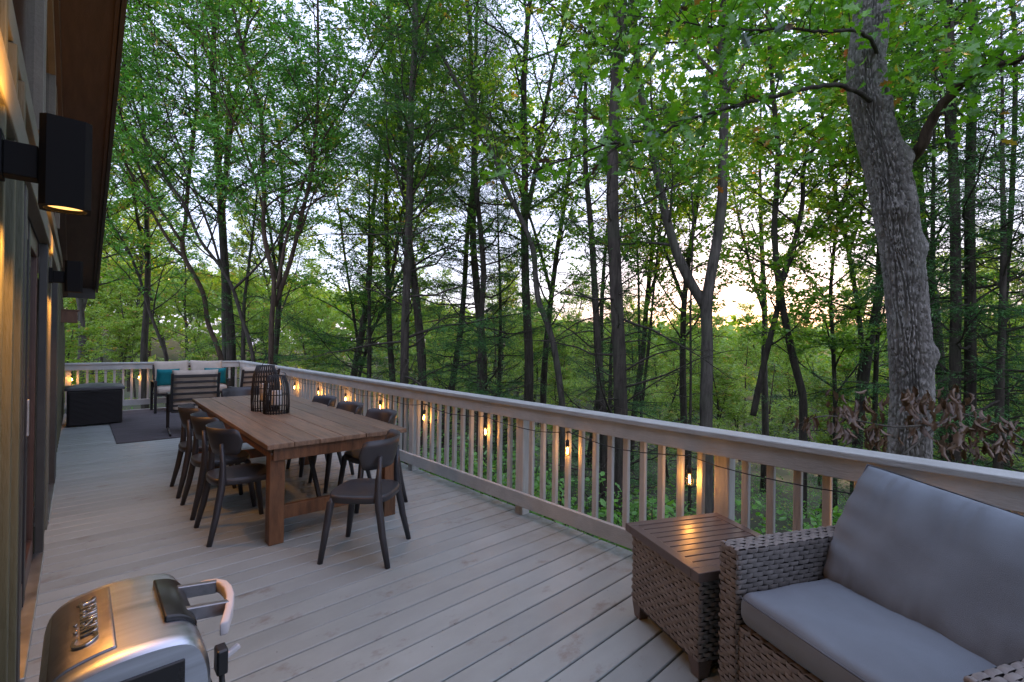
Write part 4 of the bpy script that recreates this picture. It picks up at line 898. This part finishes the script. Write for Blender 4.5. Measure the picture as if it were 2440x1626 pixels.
# lobed oak leaf, base at the origin, along +x
def oakleaf(seed, size=.13):
    rg = np.random.default_rng(seed); half = [(.0, .0), (.14, .02), (.22, .10), (.30, .26), (.36, .13), (.46, .13), (.56, .36), (.62, .17), (.72, .14), (.82, .26), (.86, .10), (1.0, .0)]
    top = [(x, y*rg.uniform(.85, 1.15)) for x, y in half]; bot = [(x, -y*rg.uniform(.85, 1.15)) for x, y in half]
    V = []; F = []
    for (x, y), (x2, y2) in zip(top, bot):
        z = -.22*x*x*rg.uniform(.7, 1.3)
        V += [(x, y, z+.35*y*y+.25*abs(y)), (x, 0, z), (x2, y2, z+.35*y2*y2+.25*abs(y2))]
    for k in range(len(half)-1):
        a = 3*k; F += [(a, a+1, a+4, a+3), (a+1, a+2, a+5, a+4)]
    mb = MB().add(np.array(V)*size, F); mb.var[0][:] = rg.uniform(.15, .9); me = mb.mesh('leaf'); return me
om = []
for k in range(7):
    me = oakleaf(k); me.materials.append(M['leaf_oak'] if k < 6 else M['leaf_oakblue']); om.append(me)
me = oakleaf(9, .12); me.materials.append(M['deadleaf']); om.append(me)
nleaf = 0
def put_leaf(p, d, upv, parent, idx):
    d = nrm(d); y = nrm(np.cross(upv, d)); z = np.cross(d, y); o = link('leaf', om[idx], None, parent)
    s = rnd.uniform(.75, 1.25); o.matrix_local = Matrix(((d[0]*s, y[0]*s, z[0]*s, p[0]), (d[1]*s, y[1]*s, z[1]*s, p[1]), (d[2]*s, y[2]*s, z[2]*s, p[2]), (0, 0, 0, 1)))
rg = np.random.default_rng(5); tw = MB(); TP, TD, TL = [], [], []
for P, t0, n in ((l2, .30, 46), (l3, .25, 34), (l1, .45, 20), (l4, .2, 30), (l5, .1, 40)):
    for k in range(n):
        t = t0+(1-t0)*(k+rg.uniform(0, 1))/n; q, tq = atp(P, min(t, .99)); sd = nrm(np.cross(tq, UP))*rg.choice([-1, 1])
        d = nrm(tq*.7+sd*rg.uniform(.2, .9)+UP*rg.uniform(-.2, .7)); b = wander(rg, q, d, rg.uniform(.22, .55), 4, -.15, .12); tw.tube(b-Pc[0], np.linspace(.005, .0018, 5), 4, False)
        near = P is l2 or P is l3
        for s in np.linspace(.35, 1, 5):
            q3, t3 = atp(b, min(s, .99)); ld = nrm(t3*.6+rg.normal(0, .6, 3)-UP*.15); upv = nrm(UP+rg.normal(0, .45, 3))
            if near and nleaf < 290 and s > .4:
                idx = int(rg.integers(0, 6)) if rg.random() > .12 else (6 if rg.random() < .65 else 7)
                put_leaf(q3-Pc[0], ld, upv, oak, idx); nleaf += 1
            else: TP.append(q3); TD.append(ld); TL.append(.12)
tw.build('twigs', 'bark', oak)['kind'] = 'stuff'
# the rest of the oak's crown, higher up and to the right: lobed leaves in one mesh
rg = np.random.default_rng(8)
cl = [(px(x, y, d), r) for x, y, d, r in ((1500, 30, 4.2, .45), (1620, 60, 4.3, .42), (1530, 150, 4.2, .34), (1480, 230, 4.1, .28), (1760, 20, 4.6, .5), (1900, 60, 4.8, .5), (1960, 150, 5.0, .42), (1850, 330, 5.4, .45), (1700, 380, 5.6, .42), (2000, -40, 4.9, .6), (2200, 30, 4.2, .55), (2330, 90, 4.0, .5), (2420, 60, 3.9, .5), (2430, 200, 4.0, .35), (2300, -60, 4.3, .6), (2250, 130, 4.6, .32), (1240, 470, 3.9, .16), (1290, 420, 3.9, .15), (1450, 350, 3.95, .2), (1180, 500, 3.95, .12), (1650, -60, 4.2, .5), (1960, 260, 5.6, .4), (1800, 150, 5.2, .4))]
for c, r in cl:
    n = int(300*r**1.5)+10; pp_ = c+rg.normal(0, 1, (n, 3))*np.array([r, r, r*.55])
    TP += list(pp_); TD += list(nrm(rg.normal(0, 1, (n, 3))*np.array([1, 1, .4])-UP*.2)); TL += [.12]*n
TP, TD = np.array(TP), np.array(TD); k_ = offdeck(TP); TP, TD = TP[k_], TD[k_]
oakcr = MB(); T = np.array([v.co[:] for v in om[0].vertices]); TF = np.array([p.vertices[:] for p in om[0].polygons])
y = nrm(np.cross(UP+rg.normal(0, .5, TD.shape), TD)); z = np.cross(TD, y); sz = rg.uniform(.75, 1.25, len(TP))
V = (TP-Pc[0])[:, None]+sz[:, None, None]*(T[None, :, :1]*TD[:, None]+T[None, :, 1:2]*y[:, None]+T[None, :, 2:]*z[:, None])
oakcr.add(V.reshape(-1, 3), (TF[None]+(np.arange(len(TP))*len(T))[:, None, None]).reshape(-1, 4), np.repeat(np.where(rg.random(len(TP)) < .03, rg.uniform(.96, 1, len(TP)), rg.beta(2, 2.2, len(TP))*.9), len(T)))
o = oakcr.build('crown', 'leaf_oak', oak); o['kind'] = 'stuff'

# --- dead branch with curled brown leaves hanging beside the oak
db = thing('dead_branch', 'dead broken branch hung with curled brown leaves in front of the oak', 'branch', tuple(px(2230, 1120, 3.9)))
B0 = np.array(db.location)
brs = [[(2500, 1090, 3.9), (2380, 1010, 3.9), (2290, 985, 3.9), (2180, 960, 3.95)], [(2290, 985, 3.9), (2240, 1010, 3.85), (2130, 1020, 3.8), (2030, 1000, 3.8), (1960, 985, 3.8), (1905, 1010, 3.8)], [(2380, 1010, 3.9), (2400, 1060, 3.85), (2430, 1100, 3.8)], [(2240, 1010, 3.85), (2120, 1110, 3.75), (2080, 1200, 3.75)]]
def deadleaf(seed):
    rg = np.random.default_rng(seed); n, m = 7, 5; L, W2 = .155, .05; V = []
    curl = rg.uniform(2.0, 4.2); bend = rg.uniform(.2, 1.3)
    for i_ in range(n):
        t = i_/(n-1); wd = W2*math.sin(math.pi*min(.97, t*.9+.06))**.7*(1+.18*(-1)**i_)
        for j_ in range(m):
            s = -1+2*j_/(m-1); a = s*curl*.5
            V.append((L*t, wd*math.sin(a)/(curl*.5), wd*(1-math.cos(a))/(curl*.5)-bend*L*t*t*.5+rg.normal(0, .006)))
    F = [(i_*m+j_, (i_+1)*m+j_, (i_+1)*m+j_+1, i_*m+j_+1) for i_ in range(n-1) for j_ in range(m-1)]
    mb = MB().add(V, F); mb.var[0][:] = rg.uniform(0, 1); me = mb.mesh('leaf', True); me.materials.append(M['deadleaf']); return me
dm = [deadleaf(40+k) for k in range(8)]; rg = np.random.default_rng(9)
BP = []
for b in brs:
    P, L = resample([px(*q) for q in b], 18); MB().tube(P-B0, np.linspace(.011, .004, 18), 6).build('twig', 'barkgrey', db, True); BP.append(P)
for cx_, cy_, n, sx, sy in ((1940, 1010, 12, 35, 16), (2000, 975, 12, 26, 20), (2060, 985, 20, 40, 28), (2090, 1040, 12, 40, 18), (2175, 955, 22, 34, 16), (2185, 1015, 12, 26, 22), (2265, 960, 26, 40, 24), (2300, 1010, 30, 48, 34), (2280, 1060, 18, 36, 22), (2400, 1040, 22, 36, 28), (2370, 1080, 12, 34, 14), (2020, 1030, 8, 20, 10)):
    for k in range(int(n*1.42)):
        p = px(cx_+rg.normal(0, sx*.66), cy_+rg.normal(0, sy*.66)-8, 3.85+rg.normal(0, .1))-B0
        d = nrm(np.array([0, 0, -1.])+rg.normal(0, .30, 3)); upv = nrm(rg.normal(0, 1, 3)); y = nrm(np.cross(upv, d)); z = np.cross(d, y)
        o = link('leaf', dm[int(rg.integers(0, 8))], None, db); s = rg.uniform(.36, .74)
        o.matrix_local = Matrix(((d[0]*s, y[0]*s, z[0]*s, p[0]), (d[1]*s, y[1]*s, z[1]*s, p[1]), (d[2]*s, y[2]*s, z[2]*s, p[2]), (0, 0, 0, 1)))

# --- forest further down the slope: kinds built once, then copied tree by tree
def variant(seed, kind):
    rg = np.random.default_rng(seed); mb = MB()
    if kind == 'pine':
        P = wander(rg, (0, 0, 0), UP, 17, 8, 0, .02); bk, TP, TD, TL = conifer(rg, P, .2, .03, dict(dens=2.6, lb=.3, el0=0, el1=35, L1=3.0, up=.15, n2=3.2, n3=5, tw=.35, green=.3, low=.6))
        leaves(mb, rg, TP, TD, TL, 9, .17, 'needle', -.05, .8, .8); return bk, mb, 'barkbrown', 'pine'
    H = rg.uniform(15, 18); P = wander(rg, (0, 0, 0), nrm(UP+rg.normal(0, .08, 3)), H, 9, .1, .06)
    st_ = [(P, rg.uniform(.14, .2), .03, .28)]
    if rg.random() < .6:
        q_, t_ = atp(P, rg.uniform(.3, .5)); st_.append((wander(rg, q_, nrm(t_+rg.normal(0, .35, 3)), H*.45, 6, .3, .06), .08, .02, .2))
    bk, TP, TD, TL = broadleaf(rg, st_, dict(dens=2.5, el=(0, 50), L1=3.3, up=.15, n2=7, n3=5, tw=.5, sides=7))
    leaves(mb, rg, TP, TD, TL, 7, .19, 'far', .12, .6); return bk, mb, 'bark', 'leaf_far'
VAR = []
for k in range(7): VAR.append(variant(200+k, 'leaf'))
for k in range(2): VAR.append(variant(300+k, 'pine'))
VM = []
for k, (bk, mb, b_, l_) in enumerate(VAR):
    bme = bk.mesh('trunk', True); bme.materials.append(M[b_]); cme = mb.mesh('crown'); cme.materials.append(M[l_]); VM.append((bme, cme))
TV = []
for k in range(4):
    rg = np.random.default_rng(500+k); P = wander(rg, (0, 0, 0), nrm(UP+rg.normal(0, .06, 3)), 20, 10, .1, .05); mb = MB()
    st_ = [(P, .17, .03, (.30, .36, .42, .30)[k])]; q_, t_ = atp(P, .4); st_.append((wander(rg, q_, nrm(t_+rg.normal(0, .3, 3)), 9, 6, .3, .05), .08, .02, .15))
    if k == 3:
        bk, TP, TD, TL = conifer(rg, P, .17, .03, dict(OPT['hemlock'], green=.3, low=.3, n2=6, n3=9)); leaves(mb, rg, TP, TD, TL, 9, .12, 'needle', .05, .4, .9); l_ = 'needle'
    else:
        bk, TP, TD, TL = broadleaf(rg, st_, dict(dens=2.3, el=(5, 50), L1=3.0, up=.15, n2=6, n3=5, tw=.48, sides=8)); leaves(mb, rg, TP, TD, TL, 8, .15, ('broad', 'narrow', 'broad', '')[k], .12, .6); l_ = ('leaf_maple', 'leaf_ash', 'leaf_far', '')[k]
    bme = bk.mesh('trunk', True); bme.materials.append(M['bark']); cme = mb.mesh('crown'); cme.materials.append(M[l_]); TV.append((bme, cme))
rg = np.random.default_rng(95); P = wander(rg, (0, 0, 0), UP, 11, 8, .05, .03); mb = MB()
bk, TP, TD, TL = conifer(rg, P, .09, .015, dict(OPT['hemlock'], green=.12, low=.6, L1=2.2, n2=7, n3=11, el0=-4, el1=45)); leaves(mb, rg, TP, TD, TL, 11, .10, 'needle', .05, .4, .9)
bme = bk.mesh('trunk', True); bme.materials.append(M['bark']); cme = mb.mesh('crown'); cme.materials.append(M['needle'])
for az, r, s, lab in ((13, 17, .9, 'young feathery hemlock behind the deck corner'), (26, 18, 1.1, 'young feathery hemlock left of the straight trunk'), (41, 19, 1.1, 'young feathery hemlock left of the wavy trunk'), (54.5, 17, .95, 'young feathery hemlock right of the thick hemlock'), (84, 14, 1.0, 'young feathery hemlock behind the big oak'), (88.5, 12.5, .95, 'young feathery hemlock beside the double hemlock')):
    x, y = r*math.sin(R_(az)), r*math.cos(R_(az)); t = thing('young_hemlock', lab, 'tree', (x, y, float(gz(x, y))-.2), rg.uniform(0, 6.28)); t.scale = (s*1.1, s*1.1, s)
    link('trunk', bme, None, t); link('crown', cme, None, t)
rg = np.random.default_rng(98)
for az, r, k, s, lab in ((5, 24, 1, .9, 'tall ash far behind the loveseat near the eave'), (16, 21, 1, .85, 'tall ash filling the view above the deck corner'), (23, 22, 3, 1.05, 'tall background hemlock left of the straight hemlock'), (28.5, 18.5, 1, .85, 'tall leafy ash just right of the deck corner'), (34, 20, 3, 1.0, 'tall feathery hemlock behind the straight hemlock trunk'), (39, 17, 3, 1.12, 'tall feathery hemlock behind the middle of the view'), (44.5, 16.5, 1, 1.12, 'tall ash reaching out of frame at the top middle'), (32, 16.5, 0, 1.05, 'tall maple left of the thin hemlock trunk'), (12, 18, 1, 1.0, 'tall ash above the loveseat'), (47, 21, 0, 1.0, 'tall maple behind the wavy grey trunk'), (52, 24, 3, 1.0, 'tall background hemlock behind the thick hemlock trunk'), (57, 22, 2, .95, 'tall bright green tree behind the twin maple'), (63.5, 20, 0, .95, 'tall maple with sky glow around it right of the twin maple'), (71, 23, 2, 1.0, 'tall bright tree behind the crossing trunks'), (79, 18, 0, .95, 'tall maple close behind the big oak'), (86, 19, 1, .95, 'tall tree right of the oak behind the double hemlock'), (93, 17, 3, 1.0, 'tall dark hemlock at the right edge behind the slim trunk'), (104, 15, 0, 1.0, 'tall maple past the right end of the view'), (116, 16, 3, 1.0, 'tall hemlock past the right end of the view')):
    x, y = r*math.sin(R_(az)), r*math.cos(R_(az)); t = thing('tall_tree', lab, 'tree', (x, y, float(gz(x, y))-.2), rg.uniform(0, 6.28)); t.scale = (s, s, s)
    link('trunk', TV[k][0], None, t); link('crown', TV[k][1], None, t)
rg = np.random.default_rng(99)
def toplimit(az, ring):       # how high the canopy stands against eye level, degrees
    far = float(np.interp(az, [-20, 0, 14, 28, 40, 50, 58, 66, 74, 82, 95, 115], [17, 17, 16, 13.5, 11, 9, 7, 4, 4, 7, 12, 15]))
    lo = (-16, -10, -6, -2, 0)[ring]; hi = (.10, .30, .60, .95, 1.1)[ring]*far
    return lo, hi
PLACE = [(4, 'behind the storage box'), (10, 'behind the loveseat'), (16, 'behind the deck corner'), (23, 'beyond the lanterns'), (30, 'left of the straight hemlock trunk'), (37, 'right of the straight hemlock trunk'), (44, 'behind the wavy grey trunk'), (51, 'left of the thick hemlock trunk'), (58, 'right of the thick hemlock trunk'), (65, 'behind the twin maple'), (72, 'behind the crossing trunks'), (80, 'left of the big oak'), (88, 'behind the big oak'), (140, 'right of the double hemlock')]
RINGN = ['short bushy tree just below the deck', 'young leafy tree close down the slope', 'leafy tree midway down the slope', 'large leafy tree far down the slope', 'hazy canopy tree deep in the woods']
nf = 0
for ring_, (ra, rb_, cnt) in enumerate(((17, 24, 22), (24, 34, 33), (34, 48, 42), (48, 72, 54), (72, 110, 56))):
    for k in range(cnt):
        az = -14+146*(k+rg.uniform(.1, .9))/cnt; r = rg.uniform(ra, rb_); x, y = r*math.sin(R_(az)), r*math.cos(R_(az))
        if x < 6 and y < 17: continue
        pine = rg.random() < .13; idx = int(rg.integers(7, 9)) if pine else int(rg.integers(0, 7))
        lo, hi = toplimit(az, ring_); z0 = float(gz(x, y))-.2; top = 1.5+r*math.tan(R_(lo+(hi-lo)*rg.beta(2.2, 1.3))); hgt = max(2.5, top-z0)
        s = max(.16, min(1.5, hgt/17.)); pl_ = next(n_ for a_, n_ in PLACE if az < a_)
        lab = (RINGN[ring_] if not pine else 'soft blue green pine '+('close', 'close', 'midway', 'far', 'far')[ring_]+' down the slope')+' '+pl_
        t = thing('pine_tree' if pine else 'forest_tree', lab, 'tree', (x, y, z0), rg.uniform(0, 6.28), 'pines among the far trees' if pine else 'forest trees '+pl_)
        sxy = max(s, s**.55*rg.uniform(.75, 1.1)*.9)
        t.scale = (sxy, sxy, s); link('trunk', VM[idx][0], None, t); link('crown', VM[idx][1], None, t); nf += 1
# far wooded ridge: one mass nobody could count
rg = np.random.default_rng(41); n = 26000; az = np.radians(rg.uniform(-25, 125, n)); r = rg.uniform(95, 260, n)
x, y = r*np.sin(az), r*np.cos(az); lim = np.interp(np.degrees(az), [-25, 0, 20, 40, 60, 80, 125], [9, 8, 6, 3.2, 1.6, 1.6, 5])
clump = np.sin(x*.21)*np.cos(y*.17)+np.sin(x*.09+y*.13)
zt = 1.5+r*np.tan(np.radians(lim))*(.55+.45*r/260)+clump*1.6; z = zt-rg.exponential(4.5, n)
fm = MB(); leaves(fm, rg, np.column_stack([x, y, z]), nrm(rg.normal(0, 1, (n, 3))), np.full(n, 1.6), 3, 1.7, 'far', .2, .7)
o = fm.build('far_forest', 'leaf_far'); tag(o, 'distant wooded ridge closing the view behind the trees', 'forest', kind='stuff')

# --- undergrowth outside the railings
def shrub(seed, H=1.1, ls=.10):
    rg = np.random.default_rng(seed); bk = MB(); P, D, L = [], [], []
    for k in range(12):
        a = rg.uniform(0, 6.28); b = wander(rg, rg.normal(0, .08, 3)*np.array([1, 1, 0]), nrm(np.array([math.cos(a)*.5, math.sin(a)*.5, 1])), H*rg.uniform(.6, 1.15), 5, -.05, .14); bk.tube(b, np.linspace(.009, .003, 6), 4, False)
        for s in np.linspace(.3, 1, 8):
            q_, t_ = atp(b, min(s, .99)); P.append(q_); D.append(nrm(t_*.4+rg.normal(0, .7, 3)*np.array([1, 1, .4]))); L.append(.25)
    P, D, L = np.array(P), np.array(D), np.array(L); sticks(bk, P, D, L, .003); mb = MB(); leaves(mb, rg, P, D, L, 9, ls, 'broad', .1, .5); return bk.mesh('stem', True), mb.mesh('foliage')
SH = [shrub(400+k, (1.2, 1.0, 1.4, .9)[k], (.075, .06, .085, .055)[k]) for k in range(4)]
for a, b in SH: a.materials.append(M['bark']); b.materials.append(M['shrubleaf'])
rg = np.random.default_rng(63)
SG = 'low leafy shrubs outside the railing'
SP = [(.9, 'behind the armchair'), (2.1, 'behind the side table'), (3.9, 'past the nearest full post'), (6, 'opposite the dining table'), (9, 'opposite the lanterns'), (12.9, 'opposite the rug'), (99, 'below the far end rail')]
spots = [(3.85+rg.uniform(0, 1.0), y+rg.uniform(-.2, .2)) for y in np.arange(-.9, 6, .42)]+[(4.8+rg.uniform(0, 2.5), y) for y in np.arange(-1, 13, .55)]+[(x, 13.7+rg.uniform(0, 1.8)) for x in np.arange(-1, 4, .55)]
for x, y in spots:
    k = int(rg.integers(0, 4)); t = thing('shrub', ('leafy green shrub pressed against the railing ' if x < 4.8 else 'low green shrub a little down the slope ')+next(n_ for a_, n_ in SP if y < a_), 'shrub', (x, y, float(gz(x, y))-.03), rg.uniform(0, 6.28), SG)
    s = rg.uniform(.8, 1.25); t.scale = (s, s, s); link('stem', SH[k][0], None, t); link('foliage', SH[k][1], None, t)
n = 16000; x = 3.1+25*rg.random(n)**1.5; y = rg.uniform(-8, 28, n); ug = MB(); z = gz(x, y)+rg.exponential(.22, n)
k_ = offdeck(np.column_stack([x, y, z])); x, y, z = x[k_], y[k_], z[k_]
leaves(ug, rg, np.column_stack([x, y, z]), nrm(rg.normal(0, 1, (len(x), 3))*np.array([1, 1, .5])), np.full(len(x), .25), 6, .062, 'broad', .05, .4)
o = ug.build('undergrowth', 'shrubleaf'); tag(o, 'low green ground plants covering the slope outside the deck', 'ground cover', kind='stuff')
print('far trees', nf, 'tris', sum(sum(len(p.vertices)-2 for p in m.polygons) for m in bpy.data.meshes)) if False else None
